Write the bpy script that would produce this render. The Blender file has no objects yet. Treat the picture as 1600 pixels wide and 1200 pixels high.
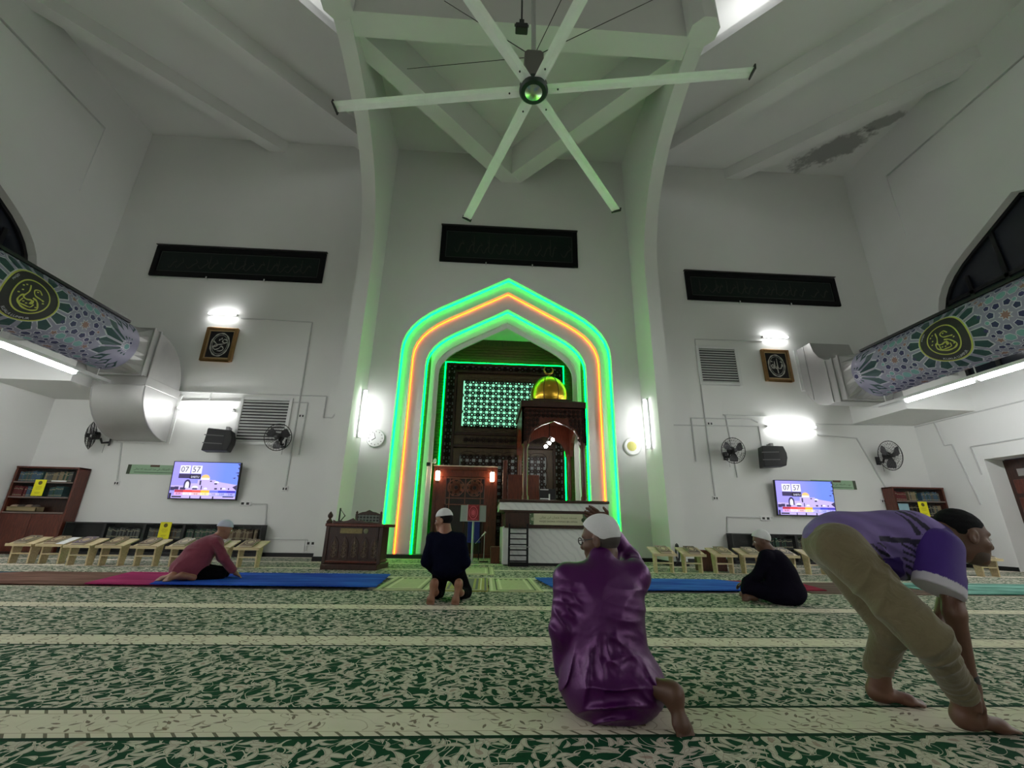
import bpy, bmesh, math, random
import numpy as np
from mathutils import Vector, Matrix

# ------------------------------------------------------------------ camera, world, exposure
scene = bpy.context.scene
COL = scene.collection
XM = 0.4812            # the hall's centre line lies this far right of the camera
CAM = np.array([-XM, 0.0, 0.80])
FPX, PITCH, YAW, ROLL = 672.4164, 0.3233, -0.0527, 0.0178
def _axes():
    cy, sy, cp, sp = math.cos(YAW), math.sin(YAW), math.cos(PITCH), math.sin(PITCH)
    f = np.array([-sy*cp, cy*cp, sp]); r = np.array([cy, sy, 0.0]); u = np.cross(r, f)
    c, s = math.cos(ROLL), math.sin(ROLL)
    return c*r + s*u, -s*r + c*u, f
AR, AU, AF = _axes()
cam_data = bpy.data.cameras.new('camera')
cam_data.sensor_fit = 'HORIZONTAL'; cam_data.sensor_width = 36.0
cam_data.lens = FPX/1600*36.0
cam_data.clip_start = 0.05; cam_data.clip_end = 200
cam = bpy.data.objects.new('camera', cam_data); COL.objects.link(cam)
M = Matrix.Identity(4)
for i in range(3):
    M[i][0], M[i][1], M[i][2], M[i][3] = AR[i], AU[i], -AF[i], CAM[i]
cam.matrix_world = M
scene.camera = cam

world = bpy.data.worlds.new('world'); scene.world = world; world.use_nodes = True
world.node_tree.nodes['Background'].inputs[0].default_value = (0.02, 0.022, 0.03, 1)
world.node_tree.nodes['Background'].inputs[1].default_value = 1.0
vs = scene.view_settings
vs.view_transform = 'Standard'; vs.look = 'None'; vs.gamma = 1.0; vs.exposure = 0.5
vs.use_curve_mapping = False

TUBE_E = 46.0
LED_E = 11.0

# lamps up in the dome, above the frame: the photograph shows the dome faces they light at its top corners
def area_light(name, loc, target, size, power, col=(1, 1, 1), size_y=None):
    d = bpy.data.lights.new(name, 'AREA'); d.energy = power; d.color = col
    d.shape = 'RECTANGLE' if size_y else 'SQUARE'; d.size = size
    if size_y: d.size_y = size_y
    o = bpy.data.objects.new(name, d); COL.objects.link(o); o.location = loc
    o.rotation_euler = (Vector(target) - Vector(loc)).to_track_quat('-Z', 'Y').to_euler()
    return o

for sx_ in (-1, 1): area_light('dome_left_offscreen' if sx_ < 0 else 'dome_right_offscreen', (sx_*5.2, 6.2, 14.2), (sx_*6.4, 7.4, 15.0), .5, 24, (1, 1, 1))

# ------------------------------------------------------------------ pixel helpers
def ray(px, py): return AF + (px-800)/FPX*AR + (600-py)/FPX*AU
def onY(px, py, Y): r = ray(px, py); return CAM + r*(Y/r[1])
def onX(px, py, X): r = ray(px, py); return CAM + r*((X-CAM[0])/r[0])
def onZ(px, py, Z): r = ray(px, py); return CAM + r*((Z-CAM[2])/r[2])

# ------------------------------------------------------------------ mesh helpers
class MB:
    def __init__(s): s.v = []; s.f = []; s.m = []; s.mi = 0
    def add(s, vs_, fs):
        b = len(s.v); s.v += [tuple(map(float, p)) for p in vs_]
        for f in fs: s.f.append(tuple(b+i for i in f)); s.m.append(s.mi)
        return s
    def box(s, x0, x1, y0, y1, z0, z1):
        return s.add([(x0,y0,z0),(x1,y0,z0),(x1,y1,z0),(x0,y1,z0),(x0,y0,z1),(x1,y0,z1),(x1,y1,z1),(x0,y1,z1)],
                     [(3,2,1,0),(4,5,6,7),(0,1,5,4),(1,2,6,5),(2,3,7,6),(3,0,4,7)])
    def prism(s, pts, plane, a, b):
        n = len(pts)
        def P(p, t): return {'xz': (p[0], t, p[1]), 'yz': (t, p[0], p[1]), 'xy': (p[0], p[1], t)}[plane]
        return s.add([P(p, a) for p in pts]+[P(p, b) for p in pts],
                     [tuple(range(n-1, -1, -1)), tuple(range(n, 2*n))]+[(i, (i+1) % n, n+(i+1) % n, n+i) for i in range(n)])
    def bar(s, a, b, w, h, up=(0, 0, 1)):
        a, b, up = Vector(a), Vector(b), Vector(up); d = (b-a).normalized()
        sd = d.cross(up)
        if sd.length < 1e-5: sd = d.cross(Vector((1, 0, 0)))
        sd.normalize(); u = sd.cross(d); sd *= w/2; u *= h/2
        return s.add([a-sd-u, a+sd-u, a+sd+u, a-sd+u, b-sd-u, b+sd-u, b+sd+u, b-sd+u],
                     [(0,1,2,3),(7,6,5,4),(0,4,5,1),(1,5,6,2),(2,6,7,3),(3,7,4,0)])
    def tube(s, pts, r, n=8, closed=False, caps=True):
        P = [Vector(p) for p in pts]; k = len(P); R = r if isinstance(r, (list, tuple)) else [r]*k
        T = []
        for i in range(k):
            if closed: t = P[(i+1) % k]-P[i-1]
            else: t = P[min(i+1, k-1)]-P[max(i-1, 0)]
            T.append(t.normalized())
        u = T[0].orthogonal().normalized(); vs_ = []
        for i in range(k):
            u = (u - T[i]*u.dot(T[i])).normalized(); w = T[i].cross(u)
            sc = 1.0
            if 0 < i < k-1 or closed:
                c = max(.35, math.cos(.5*T[i].angle((P[i]-P[i-1]).normalized())*1.0)) if (P[i]-P[i-1]).length > 1e-9 else 1
            for j in range(n):
                a = 2*math.pi*j/n; vs_.append(P[i]+(u*math.cos(a)+w*math.sin(a))*R[i])
        fs = []
        for i in range(k if closed else k-1):
            i2 = (i+1) % k
            for j in range(n):
                fs.append((i*n+j, i*n+(j+1) % n, i2*n+(j+1) % n, i2*n+j))
        if caps and not closed: fs += [tuple(range(n-1, -1, -1)), tuple(range((k-1)*n, k*n))]
        return s.add(vs_, fs)
    def lathe(s, prof, n=16, c=(0, 0, 0), axis='z'):
        vs_ = []; k = len(prof)
        for r, z in prof:
            for j in range(n):
                a = 2*math.pi*j/n; x, y = r*math.cos(a), r*math.sin(a)
                p = {'z': (x, y, z), 'y': (x, z, y), 'x': (z, x, y)}[axis]
                vs_.append((p[0]+c[0], p[1]+c[1], p[2]+c[2]))
        fs = [(i*n+j, i*n+(j+1) % n, (i+1)*n+(j+1) % n, (i+1)*n+j) for i in range(k-1) for j in range(n)]
        if prof[0][0] > 1e-6: fs.append(tuple(range(n-1, -1, -1)))
        if prof[-1][0] > 1e-6: fs.append(tuple(range((k-1)*n, k*n)))
        return s.add(vs_, fs)
    def sphere(s, c, r, n=12):
        r = r if isinstance(r, (tuple, list)) else (r, r, r)
        m = n//2; vs_ = []
        for i in range(m+1):
            t = math.pi*i/m
            for j in range(n):
                a = 2*math.pi*j/n
                vs_.append((c[0]+r[0]*math.sin(t)*math.cos(a), c[1]+r[1]*math.sin(t)*math.sin(a), c[2]+r[2]*math.cos(t)))
        return s.add(vs_, [(i*n+j, (i+1)*n+j, (i+1)*n+(j+1) % n, i*n+(j+1) % n) for i in range(m) for j in range(n)])
    def xf(s, fn): s.v = [tuple(fn(p)) for p in s.v]; return s
    def merge(s, o):
        b = len(s.v); s.v += o.v; s.f += [tuple(b+i for i in f) for f in o.f]; s.m += o.m; return s

def mk_mesh(name, mb, mats, smooth=False):
    me = bpy.data.meshes.new(name); me.from_pydata(mb.v, [], mb.f)
    for m in (mats if isinstance(mats, (list, tuple)) else [mats]): me.materials.append(m)
    if any(mb.m): me.polygons.foreach_set('material_index', mb.m)
    bm = bmesh.new(); bm.from_mesh(me)
    bmesh.ops.remove_doubles(bm, verts=bm.verts, dist=1e-6)
    bmesh.ops.recalc_face_normals(bm, faces=bm.faces); bm.to_mesh(me); bm.free()
    if smooth:
        me.polygons.foreach_set('use_smooth', [True]*len(me.polygons))
        if smooth != 'all':
            me.set_sharp_from_angle(angle=math.radians(38))
    me.update(); return me

def obj(name, mb, mats, parent=None, smooth=False, bevel=0, loc=None, rot=None, label=None):
    """one mesh object. Given loc, the mesh is in local space; else world coordinates relative to parent"""
    me = mk_mesh(name, mb, mats, smooth)
    o = bpy.data.objects.new(name, me); COL.objects.link(o)
    if parent: o.parent = parent
    if loc is not None: o.location = loc
    if rot is not None: o.rotation_euler = rot
    if bevel:
        b = o.modifiers.new('bevel', 'BEVEL'); b.width = bevel; b.segments = 2; b.limit_method = 'ANGLE'; b.angle_limit = math.radians(40)
    if label: o['label'] = label
    return o
def tag(o, label, cat, group=None, kind=None):
    o['label'] = label; o['category'] = cat
    if group: o['group'] = group
    if kind: o['kind'] = kind
    return o
def thing(name, label, cat, loc=(0, 0, 0), rotz=0, group=None):
    o = bpy.data.objects.new(name, None); COL.objects.link(o); o.empty_display_size = .1
    o.location = loc; o.rotation_euler = (0, 0, rotz)
    return tag(o, label, cat, group)
def struct(name, mb, mats, parent=None, smooth=False, bevel=0, label=None):
    o = obj(name, mb, mats, parent, smooth, bevel)
    if not parent: o['kind'] = 'structure'
    if label: o['label'] = label
    return o
def kids(o): return [c for c in bpy.data.objects if c.parent == o]
def dup(root, loc, rotz=0, label=None, group=None):
    r = root.copy(); COL.objects.link(r); r.location = loc; r.rotation_euler = (0, 0, rotz)
    if label: r['label'] = label
    if group: r['group'] = group
    for ch in kids(root):
        c = ch.copy(); COL.objects.link(c); c.parent = r
        for g in kids(ch):
            d = g.copy(); COL.objects.link(d); d.parent = c
    return r

# ------------------------------------------------------------------ text as mesh
_AR = {'ا':'\uFE8D\uFE8E','ب':'\uFE8F\uFE90\uFE91\uFE92','ت':'\uFE95\uFE96\uFE97\uFE98','ث':'\uFE99\uFE9A\uFE9B\uFE9C','ج':'\uFE9D\uFE9E\uFE9F\uFEA0',
 'ح':'\uFEA1\uFEA2\uFEA3\uFEA4','د':'\uFEA9\uFEAA','ذ':'\uFEAB\uFEAC','ر':'\uFEAD\uFEAE','س':'\uFEB1\uFEB2\uFEB3\uFEB4','ع':'\uFEC9\uFECA\uFECB\uFECC',
 'ف':'\uFED1\uFED2\uFED3\uFED4','ك':'\uFED9\uFEDA\uFEDB\uFEDC','ل':'\uFEDD\uFEDE\uFEDF\uFEE0','م':'\uFEE1\uFEE2\uFEE3\uFEE4','ن':'\uFEE5\uFEE6\uFEE7\uFEE8',
 'ه':'\uFEE9\uFEEA\uFEEB\uFEEC','ي':'\uFEF1\uFEF2\uFEF3\uFEF4','ى':'\uFEEF\uFEF0','و':'\uFEED\uFEEE'}
def arabic(txt):
    out = []
    for w in txt.split(' '):
        r = []
        for i, ch in enumerate(w):
            f = _AR[ch]; prev = i > 0 and len(_AR[w[i-1]]) == 4; nxt = i < len(w)-1 and len(f) == 4
            r.append(f[3] if prev and nxt else f[1] if prev else f[2] if nxt else f[0])
        out.append(''.join(reversed(r)))
    return ' '.join(reversed(out))
_tc = {}
def text_mb(txt, width=None, height=None):
    """flat text centred on the origin in the XY plane, scaled to a width or height"""
    if txt not in _tc:
        c = bpy.data.curves.new('lettering', 'FONT'); c.body = txt; c.size = 1; c.align_x = 'CENTER'; c.resolution_u = 3
        o = bpy.data.objects.new('lettering', c); COL.objects.link(o)
        dg = bpy.context.evaluated_depsgraph_get(); me = bpy.data.meshes.new_from_object(o.evaluated_get(dg))
        V = np.array([v.co[:] for v in me.vertices]); Fc = [tuple(p.vertices) for p in me.polygons]
        bpy.data.objects.remove(o); bpy.data.curves.remove(c); bpy.data.meshes.remove(me)
        _tc[txt] = (V, Fc)
    V, Fc = _tc[txt]; lo, hi = V.min(0), V.max(0); ctr = (lo+hi)/2; sz = hi-lo
    k = width/sz[0] if width else height/sz[1]
    if width and height: k = min(k, height/sz[1])
    mb = MB(); mb.add([tuple((v-ctr)*k) for v in V], Fc); return mb
def place_flat(mb, c, right=(1, 0, 0), up=(0, 0, 1)):
    c, r, u = np.array(c), np.array(right), np.array(up)
    return mb.xf(lambda p: c+r*p[0]+u*p[1])
def ribbon(mb, pts, w, z=0.0):
    """flat calligraphic stroke in XY with width list"""
    P = [Vector((p[0], p[1])) for p in pts]; k = len(P); W = w if isinstance(w, (list, tuple)) else [w]*k
    vs_ = []
    for i in range(k):
        t = (P[min(i+1, k-1)]-P[max(i-1, 0)]).normalized(); n = Vector((-t.y, t.x))*W[i]/2
        a, b = P[i]+n, P[i]-n; vs_ += [(a.x, a.y, z), (b.x, b.y, z)]
    return mb.add(vs_, [(2*i, 2*i+1, 2*i+3, 2*i+2) for i in range(k-1)])
def spline(pts, n=6):
    """Catmull-Rom"""
    P = [np.array(p, float) for p in pts]; P = [2*P[0]-P[1]]+P+[2*P[-1]-P[-2]]; out = []
    for i in range(1, len(P)-2):
        for t in np.linspace(0, 1, n, endpoint=False):
            a, b, c, d = P[i-1], P[i], P[i+1], P[i+2]
            out.append(.5*((2*b)+(-a+c)*t+(2*a-5*b+4*c-d)*t*t+(-a+3*b-3*c+d)*t**3))
    out.append(P[-2]); return out

# ------------------------------------------------------------------ materials
def srgb(r, g, b):
    f = lambda c: (c/255/12.92) if c/255 <= .04045 else ((c/255+.055)/1.055)**2.4
    return (f(r), f(g), f(b), 1)
_mats = {}
class NT:
    """tiny node-tree helper"""
    def __init__(s, mat): s.t = mat.node_tree; s.n = s.t.nodes; s.l = s.t.links
    def new(s, typ, **kw):
        nd = s.n.new(typ)
        for k, v in kw.items(): setattr(nd, k, v)
        return nd
    def inp(s, sock, v):
        if hasattr(v, 'is_linked') or isinstance(v, bpy.types.NodeSocket): s.l.new(v, sock)
        else: sock.default_value = v
    def math(s, op, a, b=None, c=None, clamp=False):
        nd = s.new('ShaderNodeMath', operation=op); nd.use_clamp = clamp; s.inp(nd.inputs[0], a)
        if b is not None: s.inp(nd.inputs[1], b)
        if c is not None: s.inp(nd.inputs[2], c)
        return nd.outputs[0]
    def mix(s, fac, a, b, blend='MIX'):
        nd = s.new('ShaderNodeMix', data_type='RGBA', blend_type=blend)
        s.inp(nd.inputs[0], fac); s.inp(nd.inputs[6], a); s.inp(nd.inputs[7], b); return nd.outputs[2]
    def noise(s, scale, detail=3, rough=.55, vec=None, dist=0):
        nd = s.new('ShaderNodeTexNoise'); nd.inputs['Scale'].default_value = scale; nd.inputs['Detail'].default_value = detail
        nd.inputs['Roughness'].default_value = rough; nd.inputs['Distortion'].default_value = dist
        if vec is not None: s.l.new(vec, nd.inputs['Vector'])
        return nd
    def pos(s): return s.new('ShaderNodeNewGeometry').outputs['Position']
    def objco(s): return s.new('ShaderNodeTexCoord').outputs['Object']
    def sep(s, v): nd = s.new('ShaderNodeSeparateXYZ'); s.l.new(v, nd.inputs[0]); return nd.outputs
    def comb(s, x, y, z):
        nd = s.new('ShaderNodeCombineXYZ')
        for i, q in enumerate((x, y, z)): s.inp(nd.inputs[i], q)
        return nd.outputs[0]
    def maprange(s, v, a, b, c=0., d=1.):
        nd = s.new('ShaderNodeMapRange'); s.inp(nd.inputs[0], v)
        for i, q in enumerate((a, b, c, d)): nd.inputs[i+1].default_value = q
        return nd.outputs[0]
    def bump(s, h, strength=.2, dist=.01):
        nd = s.new('ShaderNodeBump'); nd.inputs['Strength'].default_value = strength; nd.inputs['Distance'].default_value = dist
        s.l.new(h, nd.inputs['Height']); return nd.outputs[0]
def base_mat(name):
    m = bpy.data.materials.new(name); m.use_nodes = True; return m, NT(m), m.node_tree.nodes['Principled BSDF']
def mat(name, col, rough=.6, metal=0., var=.08, vscale=6., bump=0., bscale=40., spec=.5, trans=0., sheen=0., coat=0.):
    """plain procedural material: colour with a little noise variation and fine relief"""
    if name in _mats: return _mats[name]
    m, t, p = base_mat(name); col = tuple(col)[:3]+(1,)
    nz = t.noise(vscale, 4, .6, t.objco())
    lo = tuple(max(0, c*(1-var)) for c in col[:3])+(1,); hi = tuple(min(1, c*(1+var)) for c in col[:3])+(1,)
    t.l.new(t.mix(nz.outputs[0], lo, hi), p.inputs['Base Color'])
    p.inputs['Roughness'].default_value = rough; p.inputs['Metallic'].default_value = metal
    p.inputs['Specular IOR Level'].default_value = spec; p.inputs['Transmission Weight'].default_value = trans
    p.inputs['Sheen Weight'].default_value = sheen; p.inputs['Coat Weight'].default_value = coat
    if bump:
        b = t.noise(bscale, 3, .6, t.objco()); t.l.new(t.bump(b.outputs[0], bump, .01), p.inputs['Normal'])
    _mats[name] = m; return m
def emit(name, col, strength, base=None):
    if name in _mats: return _mats[name]
    m, t, p = base_mat(name); col = tuple(col)[:3]+(1,)
    p.inputs['Base Color'].default_value = base or col; p.inputs['Emission Color'].default_value = col
    p.inputs['Emission Strength'].default_value = strength; p.inputs['Roughness'].default_value = .4
    _mats[name] = m; return m
def wood(name, dark, light, rough=.4, scale=3., axis='z'):
    if name in _mats: return _mats[name]
    m, t, p = base_mat(name)
    mp = t.new('ShaderNodeMapping'); t.l.new(t.objco(), mp.inputs[0])
    st = {'z': (6, 6, .6), 'x': (.6, 6, 6), 'y': (6, .6, 6)}[axis]; mp.inputs['Scale'].default_value = tuple(scale*q for q in st)
    nz = t.noise(2.2, 5, .6, mp.outputs[0], 1.2)
    f = t.maprange(nz.outputs[0], .32, .68)
    t.l.new(t.mix(f, tuple(dark)[:3]+(1,), tuple(light)[:3]+(1,)), p.inputs['Base Color'])
    p.inputs['Roughness'].default_value = rough
    t.l.new(t.bump(nz.outputs[0], .12, .005), p.inputs['Normal'])
    _mats[name] = m; return m

def wall_paint(name, col, stain=None):
    m, t, p = base_mat(name); P = t.pos()
    big = t.noise(.35, 5, .6, P); fine = t.noise(60, 2, .5, P)
    c = t.mix(t.maprange(big.outputs[0], .35, .7), tuple(q*.95 for q in col[:3])+(1,), col)
    if stain:
        for (cx, cy, cz, rx, ry, amt) in stain:
            x, y, z = t.sep(P)
            wob = t.noise(1.6, 4, .65, P)
            dx = t.math('DIVIDE', t.math('SUBTRACT', x, cx), rx); dy = t.math('DIVIDE', t.math('SUBTRACT', y, cy), ry)
            u = t.math('ADD', t.math('MULTIPLY', dx, .7071), t.math('MULTIPLY', dy, .7071)); v = t.math('SUBTRACT', t.math('MULTIPLY', dx, .7071), t.math('MULTIPLY', dy, .7071))
            d = t.math('ADD', t.math('MULTIPLY', u, u), t.math('MULTIPLY', t.math('MULTIPLY', v, v), .22))
            k = t.math('ADD', d, t.maprange(wob.outputs[0], .3, .7, -.7, .7))
            mk = t.maprange(k, .55, 1.0, amt, 0)
            c = t.mix(mk, c, (.07, .07, .065, 1))
    t.l.new(c, p.inputs['Base Color']); p.inputs['Roughness'].default_value = .75
    t.l.new(t.bump(fine.outputs[0], .06, .004), p.inputs['Normal'])
    _mats[name] = m; return m
STAINS = [(11.3, 11.15, 13.6, .6, .6, .6), (12.1, 9.95, 13.6, .28, .28, .55)]
WALL = wall_paint('wall_paint_white', (.78, .79, .77, 1))
CEIL = wall_paint('ceiling_paint_white', (.78, .79, .77, 1), stain=STAINS)
BLACKTRIM = mat('black_skirting_paint', (.008, .009, .010), .35)
DARKWOOD = wood('dark_carved_wood', srgb(34, 18, 12), srgb(66, 36, 24), .38)
REDWOOD = wood('red_brown_wood', srgb(60, 24, 15), srgb(105, 50, 33), .3)
PANELWOOD = wood('niche_panel_wood', srgb(58, 44, 28), srgb(92, 72, 46), .4)
SLATWOOD = wood('niche_slat_wood', srgb(70, 52, 30), srgb(105, 82, 50), .5, axis='x')
BLACKMETAL = mat('black_metal', (.012, .012, .013), .4, .6)
BLACKPLASTIC = mat('black_plastic', (.015, .015, .016), .45)
WHITEPLASTIC = mat('white_plastic', (.75, .76, .75), .4)
WHITEMETAL = mat('white_powder_coat', (.72, .73, .72), .4)
GALV = mat('galvanised_steel', (.46, .46, .45), .46, .6, .12, 2.0)
CHROME = mat('chrome', (.75, .75, .75), .15, 1.)
GOLD = mat('gilded_frame', (.33, .19, .08), .35, .7, .25, 18)
YELLOW = mat('yellow_notice_paper', srgb(228, 222, 20), .6)
INK = mat('black_ink', (.02, .02, .02), .7)
CONDUIT = mat('conduit_paint', (.55, .56, .55), .5)
TUBE = emit('fluorescent_tube', (1, 1, 1), TUBE_E)
PIERTUBE = emit('pier_tube', (1, 1, 1), TUBE_E*.33)
WALLTUBE = emit('wall_tube', (1, 1, 1), TUBE_E*.6)
LED_GREEN = emit('green_led_neon', (0.0, 1.0, .045), LED_E)
LED_ORANGE = emit('orange_led_neon', (1.0, .17, .012), LED_E*.38)
# ------------------------------------------------------------------ carpet
ROW, STRIPE, Y0S = 1.4045, 0.2713, 2.1152
def carpet_material():
    m, t, p = base_mat('floral_carpet'); P = t.pos(); x, y, z = t.sep(P)
    tt = t.math('MODULO', t.math('ADD', t.math('SUBTRACT', y, Y0S), 14*ROW), ROW)        # 0..ROW inside a prayer row
    stripe = t.math('LESS_THAN', tt, STRIPE)
    warp = t.noise(5.0, 2, .5, P)
    def leaves(scale, L, Wd, seed, bend=0.0, rnd=.85):
        vo = t.new('ShaderNodeTexVoronoi', voronoi_dimensions='2D', feature='F1'); vo.inputs['Scale'].default_value = scale
        vo.inputs['Randomness'].default_value = rnd
        off = t.new('ShaderNodeVectorMath', operation='ADD'); t.l.new(P, off.inputs[0]); off.inputs[1].default_value = (seed*3.17, seed*1.91, 0)
        t.l.new(off.outputs[0], vo.inputs['Vector'])
        loc = t.new('ShaderNodeVectorMath', operation='SUBTRACT'); t.l.new(off.outputs[0], loc.inputs[0]); t.l.new(vo.outputs['Position'], loc.inputs[1])
        cr = t.new('ShaderNodeSeparateColor'); t.l.new(vo.outputs['Color'], cr.inputs[0])
        rot = t.new('ShaderNodeVectorRotate', rotation_type='Z_AXIS'); t.l.new(loc.outputs[0], rot.inputs['Vector'])
        t.l.new(t.math('MULTIPLY', cr.outputs[0], 6.283), rot.inputs['Angle'])
        u, v, _ = t.sep(rot.outputs[0]); u = t.math('DIVIDE', u, L)
        v = t.math('ADD', v, t.math('MULTIPLY', t.math('MULTIPLY', u, u), bend))
        prof = t.math('MULTIPLY', t.math('SUBTRACT', 1.0, t.math('MULTIPLY', u, u)), Wd)
        prof = t.math('MULTIPLY', prof, t.math('ADD', .75, t.math('MULTIPLY', u, .45)))
        q = t.math('SUBTRACT', prof, t.math('ABSOLUTE', v)); q = t.math('MINIMUM', q, t.math('MULTIPLY', t.math('SUBTRACT', 1.0, t.math('ABSOLUTE', u)), .05))
        return q, cr.outputs[1]
    def scroll(scale, width, seed, dist):
        nz = t.new('ShaderNodeTexNoise', noise_dimensions='2D'); nz.inputs['Scale'].default_value = scale; nz.inputs['Detail'].default_value = 0.6
        nz.inputs['Distortion'].default_value = dist
        off = t.new('ShaderNodeVectorMath', operation='ADD'); t.l.new(P, off.inputs[0]); off.inputs[1].default_value = (seed*2.3, seed*5.1, 0); t.l.new(off.outputs[0], nz.inputs['Vector'])
        return t.math('LESS_THAN', t.math('ABSOLUTE', t.math('SUBTRACT', nz.outputs[0], .5)), width)
    field = None; tint = None; edge = None
    for sc_, L, Wd, sd, bd in ((8.8, .056, .021, 1, .02), (9.6, .050, .019, 2, -.025), (7.4, .060, .018, 4, .03), (11.5, .036, .013, 6, .015)):
        q, rnd = leaves(sc_, L, Wd, sd, bd)
        on = t.math('GREATER_THAN', q, 0.0); ed = t.math('LESS_THAN', t.math('ABSOLUTE', t.math('SUBTRACT', q, .004)), .0018)
        field = on if field is None else t.math('MAXIMUM', field, on)
        edge = ed if edge is None else t.math('MAXIMUM', edge, t.math('MULTIPLY', ed, on))
    vine = t.math('MAXIMUM', scroll(4.6, .010, 1, 1.0), scroll(6.5, .008, 2, .6))
    flower, fr = leaves(3.0, .06, .045, 9)
    fl_on = t.math('GREATER_THAN', flower, .0); fl_core = t.math('GREATER_THAN', flower, .024)
    green = t.mix(t.noise(30, 2, .6, P).outputs[0], srgb(8, 56, 34), srgb(18, 76, 48))
    cream = t.mix(t.noise(14, 3, .6, P).outputs[0], srgb(182, 177, 160), srgb(212, 207, 192))
    c = t.mix(t.math('MAXIMUM', field, vine), green, cream)
    c = t.mix(fl_on, c, cream)
    c = t.mix(t.math('MULTIPLY', edge, .4), c, srgb(110, 84, 70))
    c = t.mix(t.math('MULTIPLY', fl_core, .55), c, srgb(140, 104, 92))
    # dark green line on both sides of each stripe
    dl = t.math('MAXIMUM', t.math('GREATER_THAN', tt, ROW-.028), t.math('LESS_THAN', t.math('ABSOLUTE', t.math('SUBTRACT', tt, STRIPE+.012)), .014))
    c = t.mix(dl, c, srgb(14, 52, 34))
    # cream stripe with small brown sprigs, thin rules and a leaf border
    beige = t.mix(t.noise(9, 3, .6, P).outputs[0], srgb(212, 203, 182), srgb(228, 220, 202))
    q1, r1 = leaves(15., .028, .011, 21); q2, r2 = leaves(18., .020, .009, 22); q3, r3 = leaves(9., .03, .013, 23)
    mid = t.math('LESS_THAN', t.math('ABSOLUTE', t.math('SUBTRACT', tt, STRIPE/2)), .085)
    sp = t.math('MULTIPLY', mid, t.math('MAXIMUM', t.math('GREATER_THAN', q1, .002), t.math('GREATER_THAN', q3, .003)))
    gate = t.math('GREATER_THAN', t.math('SINE', t.math('MULTIPLY', x, 14.0)), -.25)
    sp = t.math('MULTIPLY', sp, gate)
    c2 = t.mix(t.math('MULTIPLY', sp, .8), beige, srgb(92, 72, 56))
    vi2 = t.math('MULTIPLY', mid, scroll(8.0, .012, 5, .8)); c2 = t.mix(t.math('MULTIPLY', vi2, .55), c2, srgb(140, 118, 92))
    bord = t.math('GREATER_THAN', t.math('ABSOLUTE', t.math('SUBTRACT', tt, STRIPE/2)), .097)
    zig = t.math('SINE', t.math('ADD', t.math('MULTIPLY', x, 78.), t.math('MULTIPLY', tt, 70.)))
    c2 = t.mix(t.math('MULTIPLY', t.math('MULTIPLY', bord, t.math('GREATER_THAN', zig, .82)), .85), c2, srgb(84, 76, 56))
    rule = t.math('LESS_THAN', t.math('ABSOLUTE', t.math('SUBTRACT', t.math('ABSOLUTE', t.math('SUBTRACT', tt, STRIPE/2)), .094)), .0022)
    c2 = t.mix(t.math('MULTIPLY', rule, .7), c2, srgb(150, 125, 96))
    c = t.mix(stripe, c, c2)
    t.l.new(c, p.inputs['Base Color']); p.inputs['Roughness'].default_value = .95; p.inputs['Specular IOR Level'].default_value = .15
    pile = t.noise(420, 2, .6, P); t.l.new(t.bump(pile.outputs[0], .25, .004), p.inputs['Normal'])
    return m
CARPET = carpet_material()
D = 12.2232; XS = 12.57; ZC = 13.65; YR = -17.9
struct('floor', MB().box(-XS-1.2, XS+1.2, YR-.3, D+2.2, -.2, 0), CARPET)

# ------------------------------------------------------------------ pointed arch outlines
def arch(w, n=7):
    """half outline of the mihrab arch, from the floor to the apex, for half width w"""
    apex = 8.5+(w-3.2)*1.37; zs = 5.3+(w-2)*.46; sl = .548
    sx = .655*w; a, b, c = np.array([w, zs]), np.array([w, apex-sl*w]), np.array([sx, apex-sl*sx])
    pts = [(w, 0.0)]
    for t_ in np.linspace(0, 1, n): pts.append(tuple((1-t_)**2*a+2*t_*(1-t_)*b+t_*t_*c))
    return pts+[(0.0, apex)]
def full(h): return [(-x, z) for x, z in h]+[(x, z) for x, z in reversed(h[:-1])]

# ------------------------------------------------------------------ back wall with the opening for the prayer niche
W1, W2, W3, W4, W5 = 3.23, 2.92, 2.50, 2.22, 2.11
mb = MB(); yb = D+.14
h = arch(W1)
for sg in (-1, 1):
    for (xa, za), (xb, zb) in zip(h[:-1], h[1:]):
        if zb-za > 1e-6: mb.prism([(sg*xa, za), (sg*4.3, za), (sg*4.3, zb), (sg*xb, zb)], 'xz', D, yb)
    mb.box(min(sg*4.3, sg*XS), max(sg*4.3, sg*XS), D, D+.3, 0, ZC)
mb.box(-4.3, 4.3, D, D+.3, h[-1][1], ZC)
wall_back = struct('wall_back', mb, WALL)
# stepped arch bands around the niche: each a ring between two outlines
def ring(wa, wb, y0, y1):
    mb = MB(); A, B = arch(wa), arch(wb)
    for sg in (-1, 1):
        for i in range(len(A)-1):
            a0, a1, b0, b1 = A[i], A[i+1], B[i], B[i+1]
            mb.prism([(sg*a0[0], a0[1]), (sg*a1[0], a1[1]), (sg*b1[0], b1[1]), (sg*b0[0], b0[1])], 'xz', y0, y1)
    return mb
NB = D+.62
obj('arch_band', ring(W1+.4, W2, D+.141, D+.28), WALL, wall_back)
obj('arch_band', ring(W2+.3, W3, D+.281, D+.42), WALL, wall_back)
obj('arch_band', ring(W3+.3, W4, D+.421, D+.54), WALL, wall_back)
obj('arch_band', ring(W4+.3, W5, D+.541, NB), WALL, wall_back)

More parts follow.
